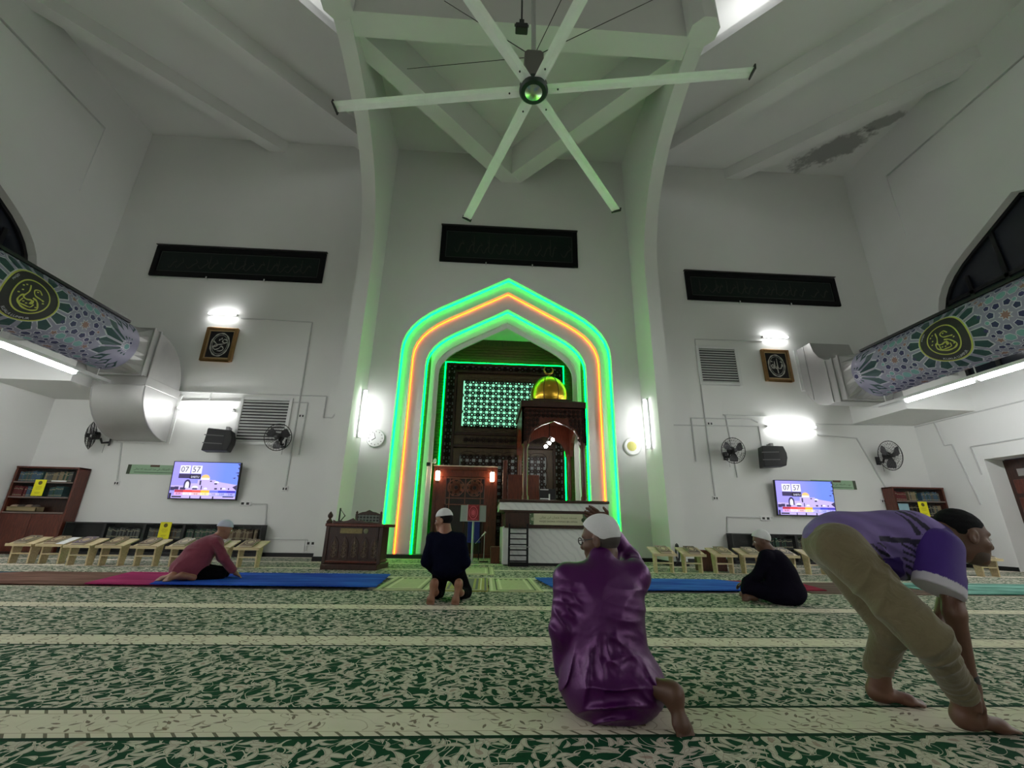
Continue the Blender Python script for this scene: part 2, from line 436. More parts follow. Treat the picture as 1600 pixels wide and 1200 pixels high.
# ------------------------------------------------------------------ LED neon lines that follow the steps
def led_path(w, y): return [(x, y, z) for x, z in full(arch(w))]
def led(w, y, m, label, r=.022):
    pts = led_path(w, y); mb = MB().tube([(pts[0][0], y, .06)]+pts[1:-1]+[(pts[-1][0], y, .06)], r, 6)
    return tag(obj('led_strip', mb, m, smooth=True), label, 'light strip')
led(W1-.035, D+.108, LED_GREEN, 'outermost green neon strip outlining the pointed arch')
led(W2-.03, D+.255, LED_ORANGE, 'thin orange neon strip between the two green arch outlines', .016)
led(W3-.035, D+.388, LED_GREEN, 'innermost green neon strip closest to the niche opening')

# ------------------------------------------------------------------ curved piers that grow into ceiling ribs
XI, XO, YP = 4.068, 4.459, 11.02
prof = [(YP, 0)]+[tuple(q) for q in spline([(YP, 7.3), (11.0, 8.2), (10.93, 8.9), (10.72, 9.6), (10.37, 10.3), (9.85, 10.9), (9.2, 11.4), (8.45, 11.75), (7.7, 11.98), (6.95, 12.1)], 5)]
for sg, sd in ((-1, 'left'), (1, 'right')):
    pts = prof+[(6.95, ZC+.02), (D, ZC+.02), (D, 0)]
    mb = MB()
    mb.prism(pts, 'yz', sg*XI, sg*XO)
    o = struct('wall_pier_'+sd, mb, WALL, smooth=True)
    # faceted corner block where the rib meets the ring beam
    mb = MB(); cx, cy = sg*4.27, 6.75
    mb.prism([(cx+.36*math.cos(a), cy+.36*math.sin(a)) for a in [math.pi/8+k*math.pi/4 for k in range(8)]], 'xy', 12.0, 13.4)
    obj('corner_block', mb, WALL, o)

# ------------------------------------------------------------------ side walls (recessed panel, pointed window, door recess)
def win_outline():
    a, b, c = np.array([2.5, 6.85]), np.array([2.45, 7.75]), np.array([1.35, 8.35])
    pts = [(2.5, 4.75)]
    for t_ in np.linspace(0, 1, 7): pts.append(tuple((1-t_)**2*a+2*t_*(1-t_)*b+t_*t_*c))
    return pts+[(0., 9.12)]
WY = 8.08
def side_wall(sg, door):
    mb = MB(); x0, x1 = sg*XS, sg*(XS+.55)
    def bx(ya, yb_, za, zb, xx=None): mb.box(min(xx or x0, x1), max(xx or x0, x1), ya, yb_, za, zb)
    bx(10.78, D, 0, ZC); bx(YR, 10.78, 12.27, ZC); bx(YR, 10.78, 9.85, 12.225, sg*(XS+.035)); bx(YR, 10.78, 12.225, 12.27, sg*(XS+.2))  # last box: deep slot over the panel, added so a dark shadow line forms
    H = win_outline()
    bx(WY+2.7, 10.78, 4.75, 9.85); bx(YR, WY-2.7, 4.75, 9.85)
    for s2 in (-1, 1):
        for (ya, za), (yb_, zb) in zip(H[:-1], H[1:]):
            if zb-za > 1e-6: mb.prism([(WY+s2*ya, za), (WY+s2*2.7, za), (WY+s2*2.7, zb), (WY+s2*yb_, zb)], 'yz', x0, x1)
    bx(WY-2.7, WY+2.7, 9.12, 9.85)
    if door:
        bx(10.66, 10.78, 0, 2.73); bx(8.6, 10.78, 2.73, 4.75); bx(YR, 8.6, 0, 4.75)
    else: bx(YR, 10.78, 0, 4.75)
    return mb
wl = struct('wall_left', side_wall(-1, False), WALL); wr = struct('wall_right', side_wall(1, True), WALL)
struct('wall_rear', MB().box(-XS-.5, XS+.5, YR-.3, YR, 0, ZC), WALL)
GLASS = mat('night_window_glass', (.018, .021, .030), .12, 0, .2, 1.5)
MULL = mat('black_window_frame', (.006, .006, .008), .35)
for sg, n_ in ((-1, 1), (1, 2)):
    H = win_outline(); xg = sg*(XS+.30)
    P2 = [(WY-y, z) for y, z in H]+[(WY+y, z) for y, z in reversed(H[:-1])]
    w = struct('window_%d' % n_, MB().prism(P2, 'yz', xg, xg+sg*.03), GLASS, label='tall pointed window with black mullions and dark glass')
    fr = MB(); xf = xg-sg*.03
    for (a, b) in zip(P2, P2[1:]+P2[:1]): fr.bar((xf, a[0], a[1]), (xf, b[0], b[1]), .16, .1, (1, 0, 0))
    obj('window_frame', fr, MULL, w)
    for k in range(-2, 3):
        if k: obj('mullion', MB().box(min(xf, xf-sg*.05), max(xf, xf-sg*.05), WY+k*.85-.05, WY+k*.85+.05, 4.75, {1: 8.55, 2: 7.75}[abs(k)]), MULL, w)
    for z_ in (6.0, 7.25): obj('mullion', MB().box(min(xf, xf-sg*.05), max(xf, xf-sg*.05), WY-2.45, WY+2.45, z_-.05, z_+.05), MULL, w)
# door in the right wall
mb = MB(); xd = XS+.5
d = struct('door_1', MB().box(xd, xd+.05, 8.62, 10.64, 0.0, 2.71), DARKWOOD, label='dark carved wooden double door in the right wall recess')
for k, (ya, yb_) in enumerate(((8.72, 9.58), (9.68, 10.54))):
    for za, zb in ((.15, .9), (1.0, 1.75), (1.85, 2.2)):
        obj('door_panel', MB().box(xd-.02, xd+.001, ya, yb_, za, zb), REDWOOD, d, bevel=.012)
for ya in (10.1, 9.7): obj('door_notice', MB().box(xd-.026, xd-.021, ya, ya+.28, 2.28, 2.46), mat('grey_paper', (.25, .24, .23), .7), d)
wr2 = obj('door_reveal', MB().box(XS+.001, XS+.56, 10.64, 10.661, 0, 2.73), WALL, wr)

# ------------------------------------------------------------------ ceiling: flat soffit round an octagonal dome opening
YD = 13.5; YF = 6.95    # diagonal edge |x|+y = YD, straight front edge of the ring at YF
mb = MB()
def slab(pts, z0=ZC, z1=ZC+.3): mb.prism(pts, 'xy', z0, z1)
slab([(-4.2, D+.3), (4.2, D+.3), (4.2, 7.3), (-4.2, 7.3)])
yc = -2.83
for sg in (-1, 1):
    q = lambda x, y: (sg*x, y)
    slab([q(4.2, D+.3), q(XS+.5, D+.3), q(XS+.5, 2.0), q(11.5, 2.0), q(4.2, YD-4.2)])
    slab([q(11.5, 2.0), q(XS+.5, 2.0), q(XS+.5, -8.0), q(11.5, -8.0)])
    slab([q(XS+.5, -8.0), q(11.5, -8.0), q(4.2, -15.3), q(4.2, YR), q(XS+.5, YR)])
slab([(-4.2, -15.3), (4.2, -15.3), (4.2, YR), (-4.2, YR)])
ceiling = struct('ceiling', mb, CEIL)
# dome drum: eight upright faces above the opening, closed by a shallow lid
oct_ = [(-4.3, YF), (4.3, YF), (4.4, 9.1), (11.5, 2.0), (11.5, -8.0), (4.2, -15.3), (-4.2, -15.3), (-11.5, -8.0), (-11.5, 2.0), (-4.4, 9.1)]
mb = MB(); n_ = len(oct_)
for i in range(n_):
    a, b = oct_[i], oct_[(i+1) % n_]; z0 = 12.1 if i == 0 else ZC
    mb.add([(a[0], a[1], z0), (b[0], b[1], z0), (b[0], b[1], 18.5), (a[0], a[1], 18.5)], [(0, 1, 2, 3)])
mb.add([(x, y, 18.5) for x, y in oct_], [tuple(range(n_))])
obj('dome_drum', mb, WALL, ceiling)
# ring beam between the two ribs, diagonal beams of the middle bay and of the side bays
def dbeam(a, b, w, z0, z1, name='ceiling_beam'):
    obj(name, MB().bar((a[0], a[1], (z0+z1)/2), (b[0], b[1], (z0+z1)/2), w, z1-z0), WALL, ceiling)
dbeam((-4.07, 7.2), (4.07, 7.2), .56, 12.1, ZC, 'ring_beam')
for sg in (-1, 1):
    dbeam((sg*-.1, 12.31), (sg*4.25, 7.75), .52, 12.45+.004*sg, ZC+.01*sg)
    dbeam((sg*7.8, 12.65), (sg*12.75, 7.65), .42, 13.2, ZC)
    dbeam((sg*4.6, 12.2), (sg*12.3, 3.9), .5, 13.1, ZC)
# ledge in each back corner, above the duct ends
for sg in (-1, 1):
    struct('trim_%d' % (1 if sg < 0 else 2), MB().box(min(sg*10.62, sg*XS), max(sg*10.62, sg*XS), 10.45, D, 4.0, 5.0), WALL)
# black skirting along the walls and piers
def skirt(name, x0, x1, y0, y1): struct(name, MB().box(x0, x1, y0, y1, 0, .10), BLACKTRIM)
skirt('baseboard_back_left', -XS, -XO, D-.02, D); skirt('baseboard_back_right', XO, XS, D-.02, D)
skirt('baseboard_niche_left', -XI, -W5, D-.02, D+.5); skirt('baseboard_niche_right', W5, XI, D-.02, D+.5)
for sg, nm in ((-1, 'left'), (1, 'right')):
    struct('baseboard_pier_'+nm, MB().box(min(sg*(XI-.02), sg*(XO+.02)), max(sg*(XI-.02), sg*(XO+.02)), YP-.02, D, 0, .10), BLACKTRIM)
skirt('baseboard_left', -XS, -XS+.02, YR, D-.02); skirt('baseboard_right', XS-.02, XS, 10.66, D-.02)
# ------------------------------------------------------------------ niche: ceiling, side walls, slatted back
YN = 13.8
obj('niche_ceiling', MB().box(-2.6, 2.6, NB-.1, YN+.1, 7.03, 7.15), WALL, wall_back)
for sg in (-1, 1): obj('niche_side', MB().box(min(sg*2.35, sg*2.6), max(sg*2.35, sg*2.6), NB-.2, YN+.1, 0, 7.03), SLATWOOD, wall_back)
npan = struct('wall_niche', MB().box(-2.6, 2.6, YN+.03, YN+.1, 0, 7.03), PANELWOOD)
zz = 0.02
while zz < 6.72:      # wooden slats behind the carved screen
    obj('slat', MB().box(-2.34, 2.34, YN, YN+.03, zz, zz+.085), SLATWOOD, npan); zz += .1

def seg_lattice(mb, x0, x1, z0, z1, y, cell, w=.022, dep=.03):
    """eight-point star fretwork clipped to a rectangle"""
    nx, nz = max(1, round((x1-x0)/cell)), max(1, round((z1-z0)/cell)); cx, cz = (x1-x0)/nx, (z1-z0)/nz
    for i in range(nx):
        for j in range(nz):
            ox, oz = x0+i*cx, z0+j*cz
            P = lambda u, v: (ox+u*cx, y, oz+v*cz)
            k = .3
            ring_ = [(k, 0), (1-k, 0), (1, k), (1, 1-k), (1-k, 1), (k, 1), (0, 1-k), (0, k)]
            for a in range(8):
                mb.bar(P(*ring_[a]), P(*ring_[(a+3) % 8]), w, dep, (0, 1, 0))
            if (i+j) % 2 == 0: mb.bar(P(.5, .2), P(.5, .8), w, dep, (0, 1, 0)); mb.bar(P(.2, .5), P(.8, .5), w, dep, (0, 1, 0))
    return mb
def frame_mb(x0, x1, z0, z1, w, y0, y1):
    mb = MB(); mb.box(x0, x0+w, y0, y1, z0, z1); mb.box(x1-w, x1, y0, y1, z0, z1); mb.box(x0+w, x1-w, y0, y1, z1-w, z1); mb.box(x0+w, x1-w, y0, y1, z0, z0+w); return mb

ws = thing('carved_wood_screen', 'tall brown fretwork screen filling the back of the niche', 'screen', (0, YN-.1, 0))
def wp(name, mb, m, par=ws, **k):
    o = obj(name, mb.xf(lambda p: (p[0], p[1]-(YN-.1), p[2])), m, par, **k); return o
wp('outer_frame', frame_mb(-1.97, 1.97, 0, 6.07, .07, YN-.12, YN-.002), DARKWOOD, bevel=.01)
wp('inner_frame', frame_mb(-1.68, 1.68, 0, 5.82, .08, YN-.14, YN-.002), DARKWOOD, bevel=.01)
mb = MB(); seg_lattice(mb, -1.90, -1.68, .2, 6.0, YN-.06, .22, .03, .04); seg_lattice(mb, 1.68, 1.90, .2, 6.0, YN-.06, .22, .03, .04); seg_lattice(mb, -1.68, 1.68, 5.82, 6.0, YN-.06, .2, .03, .04)
o = wp('border_fretwork', mb, DARKWOOD); o['kind'] = 'stuff'
wp('border_backing', frame_mb(-1.92, 1.92, 0, 6.02, .26, YN-.03, YN-.004), mat('pale_border_backing', (.42, .47, .48), .5))
wp('rail', MB().box(-1.6, 1.6, YN-.13, YN-.01, 3.62, 3.72), DARKWOOD, bevel=.012); wp('rail', MB().box(-1.6, 1.6, YN-.13, YN-.01, 3.22, 3.32), DARKWOOD, bevel=.012)
# three fretwork panels set in brown boards
def fret_panel(x0, x1, z0, z1, cell, back, lobes):
    pn = wp('fret_panel', frame_mb(x0-.24, x1+.24, z0-.12, z1+.16, .2, YN-.07, YN-.004), PANELWOOD)
    b = obj('backing', MB().box(x0-.15, x1+.15, -.028+.1, .09, z0-.02, z1+.03).xf(lambda p: (p[0], p[1], p[2])), back, pn)
    f = obj('fretwork', seg_lattice(MB(), x0, x1, z0, z1, .045, cell, .022, .03), DARKWOOD, pn); f['kind'] = 'stuff'
    sc_ = MB(); n = lobes
    for e in (0, 1):
        zc = z1 if e else z0; s_ = 1 if e else -1
        for k in range(n):
            a0 = x0+(x1-x0)*k/n; a1 = x0+(x1-x0)*(k+1)/n; r = (a1-a0)/2; c = (a0+a1)/2
            pts = [(c+r*math.cos(q), .04, zc+s_*.35*r*math.sin(q)) for q in np.linspace(0, math.pi, 7)]
            sc_.tube(pts, .018, 5)
    n2 = max(2, int(lobes*(z1-z0)/(x1-x0)))
    for e in (-1, 1):
        xc = x1 if e > 0 else x0
        for k in range(n2):
            a0 = z0+(z1-z0)*k/n2; r = (z1-z0)/n2/2; c = a0+r
            sc_.tube([(xc+e*.3*r*math.sin(q), .04, c+r*math.cos(q)) for q in np.linspace(0, math.pi, 7)], .018, 5)
    obj('scalloped_edge', sc_, DARKWOOD, pn)
BACKLIT = emit('backlit_green_panel', (.30, .95, .58), .75, (.5, .8, .62, 1))
PALEBACK = mat('pale_grey_backing', (.42, .47, .48), .6)
fret_panel(-1.34, 1.34, 3.84, 5.52, .19, BACKLIT, 6)
wp('board', MB().box(-1.6, 1.6, YN-.05, YN-.004, 3.32, 3.62), PANELWOOD)
mb = seg_lattice(MB(), -1.3, 1.3, 3.38, 3.56, YN-.07, .18, .02, .02); wp('fretwork_band', mb, DARKWOOD)['kind'] = 'stuff'
fret_panel(-1.34, 1.34, .6, 3.02, .20, PALEBACK, 6)
# green neon rectangle round the screen
mb = MB().tube([(-2.02, YN-.06, .1), (-2.02, YN-.06, 6.12), (2.0, YN-.06, 6.12), (2.0, YN-.06, .1)], .022, 6)
tag(obj('led_strip', mb, LED_GREEN, smooth=True), 'thin green neon rectangle framing the fretwork screen', 'light strip')

# ------------------------------------------------------------------ wooden door screen with two lamps, at the left of the niche
YSC = 12.95
sc1 = thing('door_screen', 'dark wooden door screen with star fretwork left of the pulpit', 'screen', (-1.1, YSC, 0))
def lp(mb, o): return mb.xf(lambda p: (p[0]-o.location[0], p[1]-o.location[1], p[2]-o.location[2]))
obj('frame', lp(frame_mb(-2.05, -.18, 0, 2.50, .10, YSC-.06, YSC+.06), sc1), REDWOOD, sc1, bevel=.012)
obj('header', lp(MB().box(-1.95, -.28, YSC-.04, YSC+.04, 2.2, 2.4), sc1), REDWOOD, sc1, bevel=.01)
obj('top_rail', lp(MB().box(-2.06, -.17, YSC-.07, YSC+.07, 2.5, 2.53), sc1), mat('pale_edge', (.5, .42, .36), .4), sc1)
for xa, xb in ((-1.95, -1.66), (-.56, -.28)): obj('side_panel', lp(MB().box(xa, xb, YSC-.03, YSC+.03, .1, 2.2), sc1), REDWOOD, sc1, bevel=.01)
mb = MB()
for cx in (-1.38, -.84):
    for r_ in (.25, .17):
        pts = [(cx+r_*math.cos(a), YSC-.02, 1.9+r_*math.sin(a)) for a in [k*math.pi/4+math.pi/8 for k in range(8)]]
        for k in range(8): mb.bar(pts[k], pts[(k+3) % 8], .022, .03, (0, 1, 0)); mb.bar(pts[k], pts[(k+1) % 8], .022, .03, (0, 1, 0))
for z_ in (1.6, 1.42, 2.17): mb.bar((-1.66, YSC-.02, z_), (-.56, YSC-.02, z_), .025, .03, (0, 1, 0))
for x_ in (-1.56, -1.11, -.66): mb.bar((x_, YSC-.02, 1.3), (x_, YSC-.02, 2.17), .022, .03, (0, 1, 0))
obj('fretwork', lp(mb, sc1), wood('fret_red_wood', srgb(92, 50, 36), srgb(132, 80, 60), .3), sc1)
obj('dark_glass', lp(MB().box(-1.66, -.56, YSC+.01, YSC+.03, .1, 2.2), sc1), mat('dark_door_glass', (.022, .016, .014), .1), sc1)
for x_ in (-1.66, -1.11, -.56): obj('stile', lp(MB().box(x_-.03, x_+.03, YSC-.03, YSC+.03, .1, 1.42), sc1), DARKWOOD, sc1)
post = tag(obj('door_post', MB().box(-.04, .09, YSC-.5, YSC-.36, 0, 2.66), REDWOOD, bevel=.015), 'tall free wooden post beside the pulpit stairs', 'post')
WARM = emit('warm_lamp_glass', (1.0, .62, .38), 16)
for x_, nm in ((-1.92, 'warm lit wall lamp at the arch side of the door screen'), (-.335, 'warm lit wall lamp at the pulpit side of the door screen')):
    t_ = thing('wall_lamp', nm, 'lamp', (x_, YSC-.07, 2.05))
    obj('glass_shade', MB().lathe([(.05, .03), (.062, .06), (.062, .27), (.05, .30)], 10, (0, -.06, 0)), WARM, t_, smooth=True)
    obj('bracket', MB().box(-.04, .04, -.03, .01, .0, .04).box(-.03, .03, -.03, .01, .29, .34), BLACKMETAL, t_)

# ------------------------------------------------------------------ pulpit (minbar)
MARBLE = None
m, t, p = base_mat('white_veined_marble'); Pm = t.objco()
wv = t.new('ShaderNodeTexWave', wave_type='BANDS', bands_direction='DIAGONAL'); wv.inputs['Scale'].default_value = 3.2; wv.inputs['Distortion'].default_value = 5.0; wv.inputs['Detail'].default_value = 3
t.l.new(Pm, wv.inputs['Vector'])
t.l.new(t.mix(t.maprange(wv.outputs['Fac'], .0, .35), srgb(204, 206, 204), srgb(215, 217, 214)), p.inputs['Base Color']); p.inputs['Roughness'].default_value = .25; MARBLE = m
mi = thing('pulpit', 'marble based wooden pulpit with arched canopy and golden dome', 'pulpit', (1.15, 10.5, 0))
def mp(name, mb, m, par=mi, **k):
    return obj(name, lp(mb, mi), m, par, **k)
mp('plinth', MB().box(-.05, 2.24, 10.5, 12.18, 0, .06), BLACKTRIM)
mp('base', MB().box(-.09, 2.27, 10.47, 12.18, .06, .83), MARBLE, bevel=.01)
mp('corner_pillar', MB().box(-.09, .09, 10.44, 10.6, .02, .84), mat('pale_marble', (.68, .7, .67), .3), bevel=.02)
mp('fascia', MB().box(-.03, 2.34, 10.42, 12.18, .83, 1.2), DARKWOOD, bevel=.01)
mp('fascia_moulding', MB().box(-.07, 2.38, 10.38, 12.18, 1.145, 1.2).box(-.05, 2.36, 10.39, 12.18, .81, .85), DARKWOOD, bevel=.012)
mp('parapet', MB().box(-.17, 2.39, 10.36, 12.18, 1.2, 1.375), MARBLE, bevel=.008)
mp('hand_rail', MB().box(-.19, 2.41, 10.32, 12.18, 1.375, 1.44), DARKWOOD, bevel=.02)
mp('rear_platform', MB().box(.3, 2.07, 12.18, 13.2, 0, 1.44), DARKWOOD)
cols = [(.48, 11.08), (1.98, 11.08), (.48, 12.98), (1.98, 12.98)]
for x_, y_ in cols:
    c_ = mp('column', MB().lathe([(.085, 1.44), (.085, 1.56), (.062, 1.60), (.068, 2.0), (.068, 2.6), (.060, 2.78), (.085, 2.84), (.10, 2.93)], 14, (x_, y_, 0)), REDWOOD, smooth=True)
def canopy_face(mb, x0, x1, y0, y1, axis):
    """board with a pointed arch cut out; axis x faces front"""
    zs, za, zt = 2.88, 3.5, 3.86; c = (x0+x1)/2; hw = (x1-x0)/2-.2
    pr = [(hw, zs), (hw*.97, zs+.2), (hw*.80, zs+.38), (hw*.5, zs+.5), (0, za)]
    for sg in (-1, 1):
        mb.prism([(c+sg*hw, zs), (c+sg*(x1-x0)/2, zs), (c+sg*(x1-x0)/2, zt), (c+sg*hw, zt)], axis, y0, y1)
        for (a, b) in zip(pr[:-1], pr[1:]):
            mb.prism([(c+sg*a[0], a[1]), (c+sg*a[0], zt), (c+sg*b[0], zt), (c+sg*b[0], b[1])], axis, y0, y1)
    return mb
for y_ in (11.0, 12.98): mp('canopy_arch', canopy_face(MB(), .38, 2.08, y_, y_+.09, 'xz'), REDWOOD)
for x_ in (.38, 1.99): mp('canopy_arch', canopy_face(MB(), 11.0, 13.07, x_, x_+.09, 'yz'), REDWOOD)
mb = MB()
zs, za = 2.88, 3.5; c = 1.23; hw = .65
pr = [(hw+.03, zs), (hw, zs+.2), (hw*.80, zs+.38+.03), (hw*.5, zs+.53), (0, za+.04)]
for sg in (-1, 1): mb.tube([(c+sg*x, 10.985, z) for x, z in pr], .022, 6)
mp('arch_moulding', mb, REDWOOD)
mb = MB()
for xa, xb, z0, z1 in ((.42, 2.04, 3.58, 3.82), (.42, .62, 2.95, 3.55), (1.84, 2.04, 2.95, 3.55), (.62, .84, 3.3, 3.58), (1.62, 1.84, 3.3, 3.58)):
    seg_lattice(mb, xa, xb, z0, z1, 10.99, .12, .016, .02)
mp('fretwork', mb, DARKWOOD)['kind'] = 'stuff'
mp('cornice', MB().box(.34, 2.095, 10.94, 13.12, 3.86, 4.04), DARKWOOD, bevel=.02)
mp('dome_base', MB().box(.62, 1.86, 11.2, 12.85, 4.04, 4.12).box(.70, 1.78, 11.3, 12.75, 4.12, 4.2), DARKWOOD, bevel=.01)
mp('canopy_ceiling', MB().box(.4, 2.05, 11.0, 13.06, 3.84, 3.88), REDWOOD)
# onion dome in eight gold facets with dark ribs
GOLDM = mat('brushed_gold', (.72, .42, .05), .28, 1.0, .12, 5)
R_ = .53; dz0 = 4.2; dc = (1.235, 12.0)
dp = [(.46, 0), (.52, .12), (.545, .26), (.53, .42), (.47, .58), (.36, .73), (.2, .84), (.0, .90)]
for k in range(8):
    a0, a1 = 2*math.pi*(k)/8+.39, 2*math.pi*(k+1)/8+.39; vs_ = []; n = 5
    for r, z in dp:
        for j in range(n):
            a = a0+(a1-a0)*j/(n-1); vs_.append((dc[0]+r*math.cos(a), dc[1]+r*math.sin(a), dz0+z))
    mp('dome_facet', MB().add(vs_, [(i*n+j, i*n+j+1, (i+1)*n+j+1, (i+1)*n+j) for i in range(len(dp)-1) for j in range(n-1)]), GOLDM, smooth='all')
    mp('dome_rib', MB().tube([(dc[0]+(r+.004)*math.cos(a0), dc[1]+(r+.004)*math.sin(a0), dz0+z) for r, z in dp], .010, 5), mat('dark_bronze', (.05, .035, .01), .4, .5))
mp('finial', MB().lathe([(.03, 5.08), (.012, 5.12), (.012, 5.18)], 8, (dc[0], dc[1], 0)), GOLDM)
cr = [(dc[0]+.13*math.cos(a), dc[1], 5.30+.13*math.sin(a)) for a in np.linspace(math.radians(135), math.radians(405), 17)]
mp('crescent', MB().tube(cr, [.006+.026*math.sin(math.pi*i/16) for i in range(17)], 8), mat('copper_gold', (.55, .25, .08), .3, 1.0), smooth='all')
# inside the pulpit: carved seat panel, reading lectern, lamp cluster
mp('seat_panel', MB().box(.1, 1.0, 12.4, 12.46, 1.4, 2.25), REDWOOD, bevel=.01)
lec = mp('reading_lectern', MB().box(.95, 1.4, 12.0, 12.04, 1.5, 1.84), BLACKPLASTIC, bevel=.01)
for z_ in (1.56, 1.8): obj('steel_bar', lp(MB().box(.97, 1.2, 11.985, 11.999, z_, z_+.025), mi), CHROME, lec)
obj('steel_post', lp(MB().box(1.2, 1.24, 11.985, 11.999, 1.4, 1.7), mi), CHROME, lec)
lamp = thing('pulpit_lamp', 'cluster of three bright bulbs hanging inside the pulpit canopy', 'lamp', (1.25, 12.0, 3.0))
obj('stem', MB().tube([(0, 0, .85), (0, 0, .25)], .012, 6).tube([(0, 0, .3), (.09, 0, .26)], .01, 5).tube([(0, 0, .3), (-.11, 0, .1)], .01, 5), BLACKMETAL, lamp)
BULB = emit('white_bulb', (1, .95, .9), 55)
for dx, dz in ((.09, .2), (-.01, .1), (-.11, .0)): obj('bulb', MB().sphere((dx, 0, dz), .05, 10), BULB, lamp, smooth='all')
# sign board on the fascia
sg_ = thing('name_board', 'cream name board with green ends on the pulpit front', 'sign', (1.2, 10.405, 1.01))
obj('board', MB().box(-.67, .67, -.012, .01, -.125, .125), mat('cream_board', srgb(196, 196, 164), .5), sg_)
for s_ in (-1, 1): obj('green_end', MB().box(min(s_*.575, s_*.67), max(s_*.575, s_*.67), -.014, -.0125, -.125, .125), mat('green_board_end', srgb(74, 100, 66), .5), sg_)
obj('arabic_lettering', place_flat(text_mb(arabic('مسجد سيدنا عثمان ابن عفان'), .86, .12), (.0, -.015, .04)), mat('green_ink', srgb(92, 110, 70), .6), sg_)
obj('latin_lettering', place_flat(text_mb('MASJID SAIDINA OTHMAN IBN AFFAN', .88, .05), (.0, -.015, -.055)), INK, sg_)
obj('emblem', MB().lathe([(.048, -.016), (.048, -.015)], 16, (.585, 0, -.005), 'y'), mat('dark_green_emblem', srgb(40, 70, 30), .6), sg_)
obj('crest', MB().lathe([(.04, -.016), (.04, -.015)], 16, (-.60, 0, .0), 'y'), mat('pale_crest', srgb(150, 160, 130), .6), sg_)
for s_ in ((-.65, .1), (.65, .1), (-.65, -.1), (.65, -.1)): obj('screw', MB().lathe([(.010, -.02), (.010, -.013)], 8, (s_[0], 0, s_[1]), 'y'), CHROME, sg_)

# black rack leaning at the pulpit base, wooden box, cable
rk = thing('metal_rack', 'narrow black ladder rack against the marble pulpit base', 'rack', (.26, 10.28, 0))
for x_ in (-.20, .21): obj('upright', MB().box(x_-.022, x_+.022, -.03, .03, 0, .90), BLACKMETAL, rk)
for k in range(7): obj('rung', MB().box(-.2, .21, -.02, .02, .10+k*.115, .125+k*.115), BLACKMETAL, rk)
obj('base_box', MB().box(-.19, .2, -.06, .06, 0, .09), BLACKMETAL, rk)
obj('rung_plate', MB().box(-.2, .26, -.06, .04, .4, .415), mat('grey_metal', (.3, .3, .3), .4, .6), rk)
tag(obj('wooden_box', MB().box(-.34, -.12, 11.0, 11.35, 0, .37), REDWOOD, bevel=.008), 'small red brown box on the floor left of the marble pulpit base', 'box')

# open reading stand with a red book
st = thing('reading_stand', 'grey metal reading stand in front of the door screen', 'stand', (-.78, 11.0, 0))
STEEL = mat('grey_green_steel', (.36, .40, .37), .4, .4)
obj('pole', MB().tube([(0, 0, 0.02), (0, 0, .98)], .026, 10), STEEL, st)
obj('foot', MB().lathe([(.16, 0), (.16, .015), (.03, .03)], 16), STEEL, st)
obj('desk', MB().box(-.32, .30, -.03, .0, .95, 1.32).xf(lambda p: (p[0], p[1]+(p[2]-.95)*.25, p[2])), STEEL, st, bevel=.006)
obj('ledge', MB().box(-.32, .30, -.07, -.02, .935, .955), STEEL, st)
bk = thing('red_book', 'closed red ornate book on the grey reading stand', 'book', (-.79, 10.955, .957))
BOOKRED = mat('crimson_cover', srgb(128, 22, 30), .5); PINK = mat('rose_ornament', srgb(205, 90, 100), .5)
tilt = lambda p: (p[0], p[1]+p[2]*.25, p[2])
obj('cover', MB().box(-.145, .145, -.02, .012, 0, .375).xf(tilt), BOOKRED, bk, bevel=.004)
obj('spine', MB().box(-.15, -.135, -.024, .012, 0, .375).xf(tilt), mat('pale_spine', (.6, .5, .48), .5), bk)
mb = MB(); ov = [(.10*math.cos(a), .145*math.sin(a)) for a in np.linspace(0, 2*math.pi, 25)]
ribbon(mb, ov, .018); ribbon(mb, [(x*.62, y*.62) for x, y in ov], .012)
mb.add([(x*.45, y*.45, 0) for x, y in ov[:-1]], [tuple(range(24))])
for s_ in (-1, 1): ribbon(mb, [(-.11*s_, .165), (-.06*s_, .15), (0, .168), (.06*s_, .15), (.11*s_, .165)], .008); ribbon(mb, [(-.11*s_, -.165), (-.06*s_, -.15), (0, -.168), (.06*s_, -.15), (.11*s_, -.165)], .008)
obj('medallion', place_flat(mb, (0, -.0225, .187)).xf(tilt), PINK, bk)
ms = thing('microphone_stand', 'thin microphone stand with pale microphone between book stand and pulpit', 'microphone', (-.50, 11.4, 0))
obj('pole', MB().tube([(0, 0, 0), (0, 0, .72)], .009, 6), STEEL, ms); obj('base', MB().lathe([(.11, 0), (.11, .02), (.02, .03)], 14), BLACKMETAL, ms)
obj('boom', MB().tube([(-.22, 0, .42), (.02, 0, .70)], .006, 6), STEEL, ms); obj('microphone', MB().tube([(-.07, -.02, .60), (.03, -.02, .70)], [.012, .02], 8), WHITEPLASTIC, ms)
bc = thing('blue_chair', 'small chair with royal blue back behind the reading stand', 'chair', (-.79, 12.0, 0))
BLU = mat('royal_blue_cloth', srgb(30, 40, 120), .8)
obj('backrest', MB().box(-.16, .16, 0, .05, .47, .97), BLU, bc, bevel=.02); obj('seat', MB().box(-.18, .18, .0, .36, .42, .47), BLU, bc, bevel=.015)
for sx_ in (-1, 1):
    for y_ in (.02, .33): obj('leg', MB().box(sx_*.15-.012, sx_*.15+.012, y_-.012, y_+.012, 0, .42), BLACKMETAL, bc)

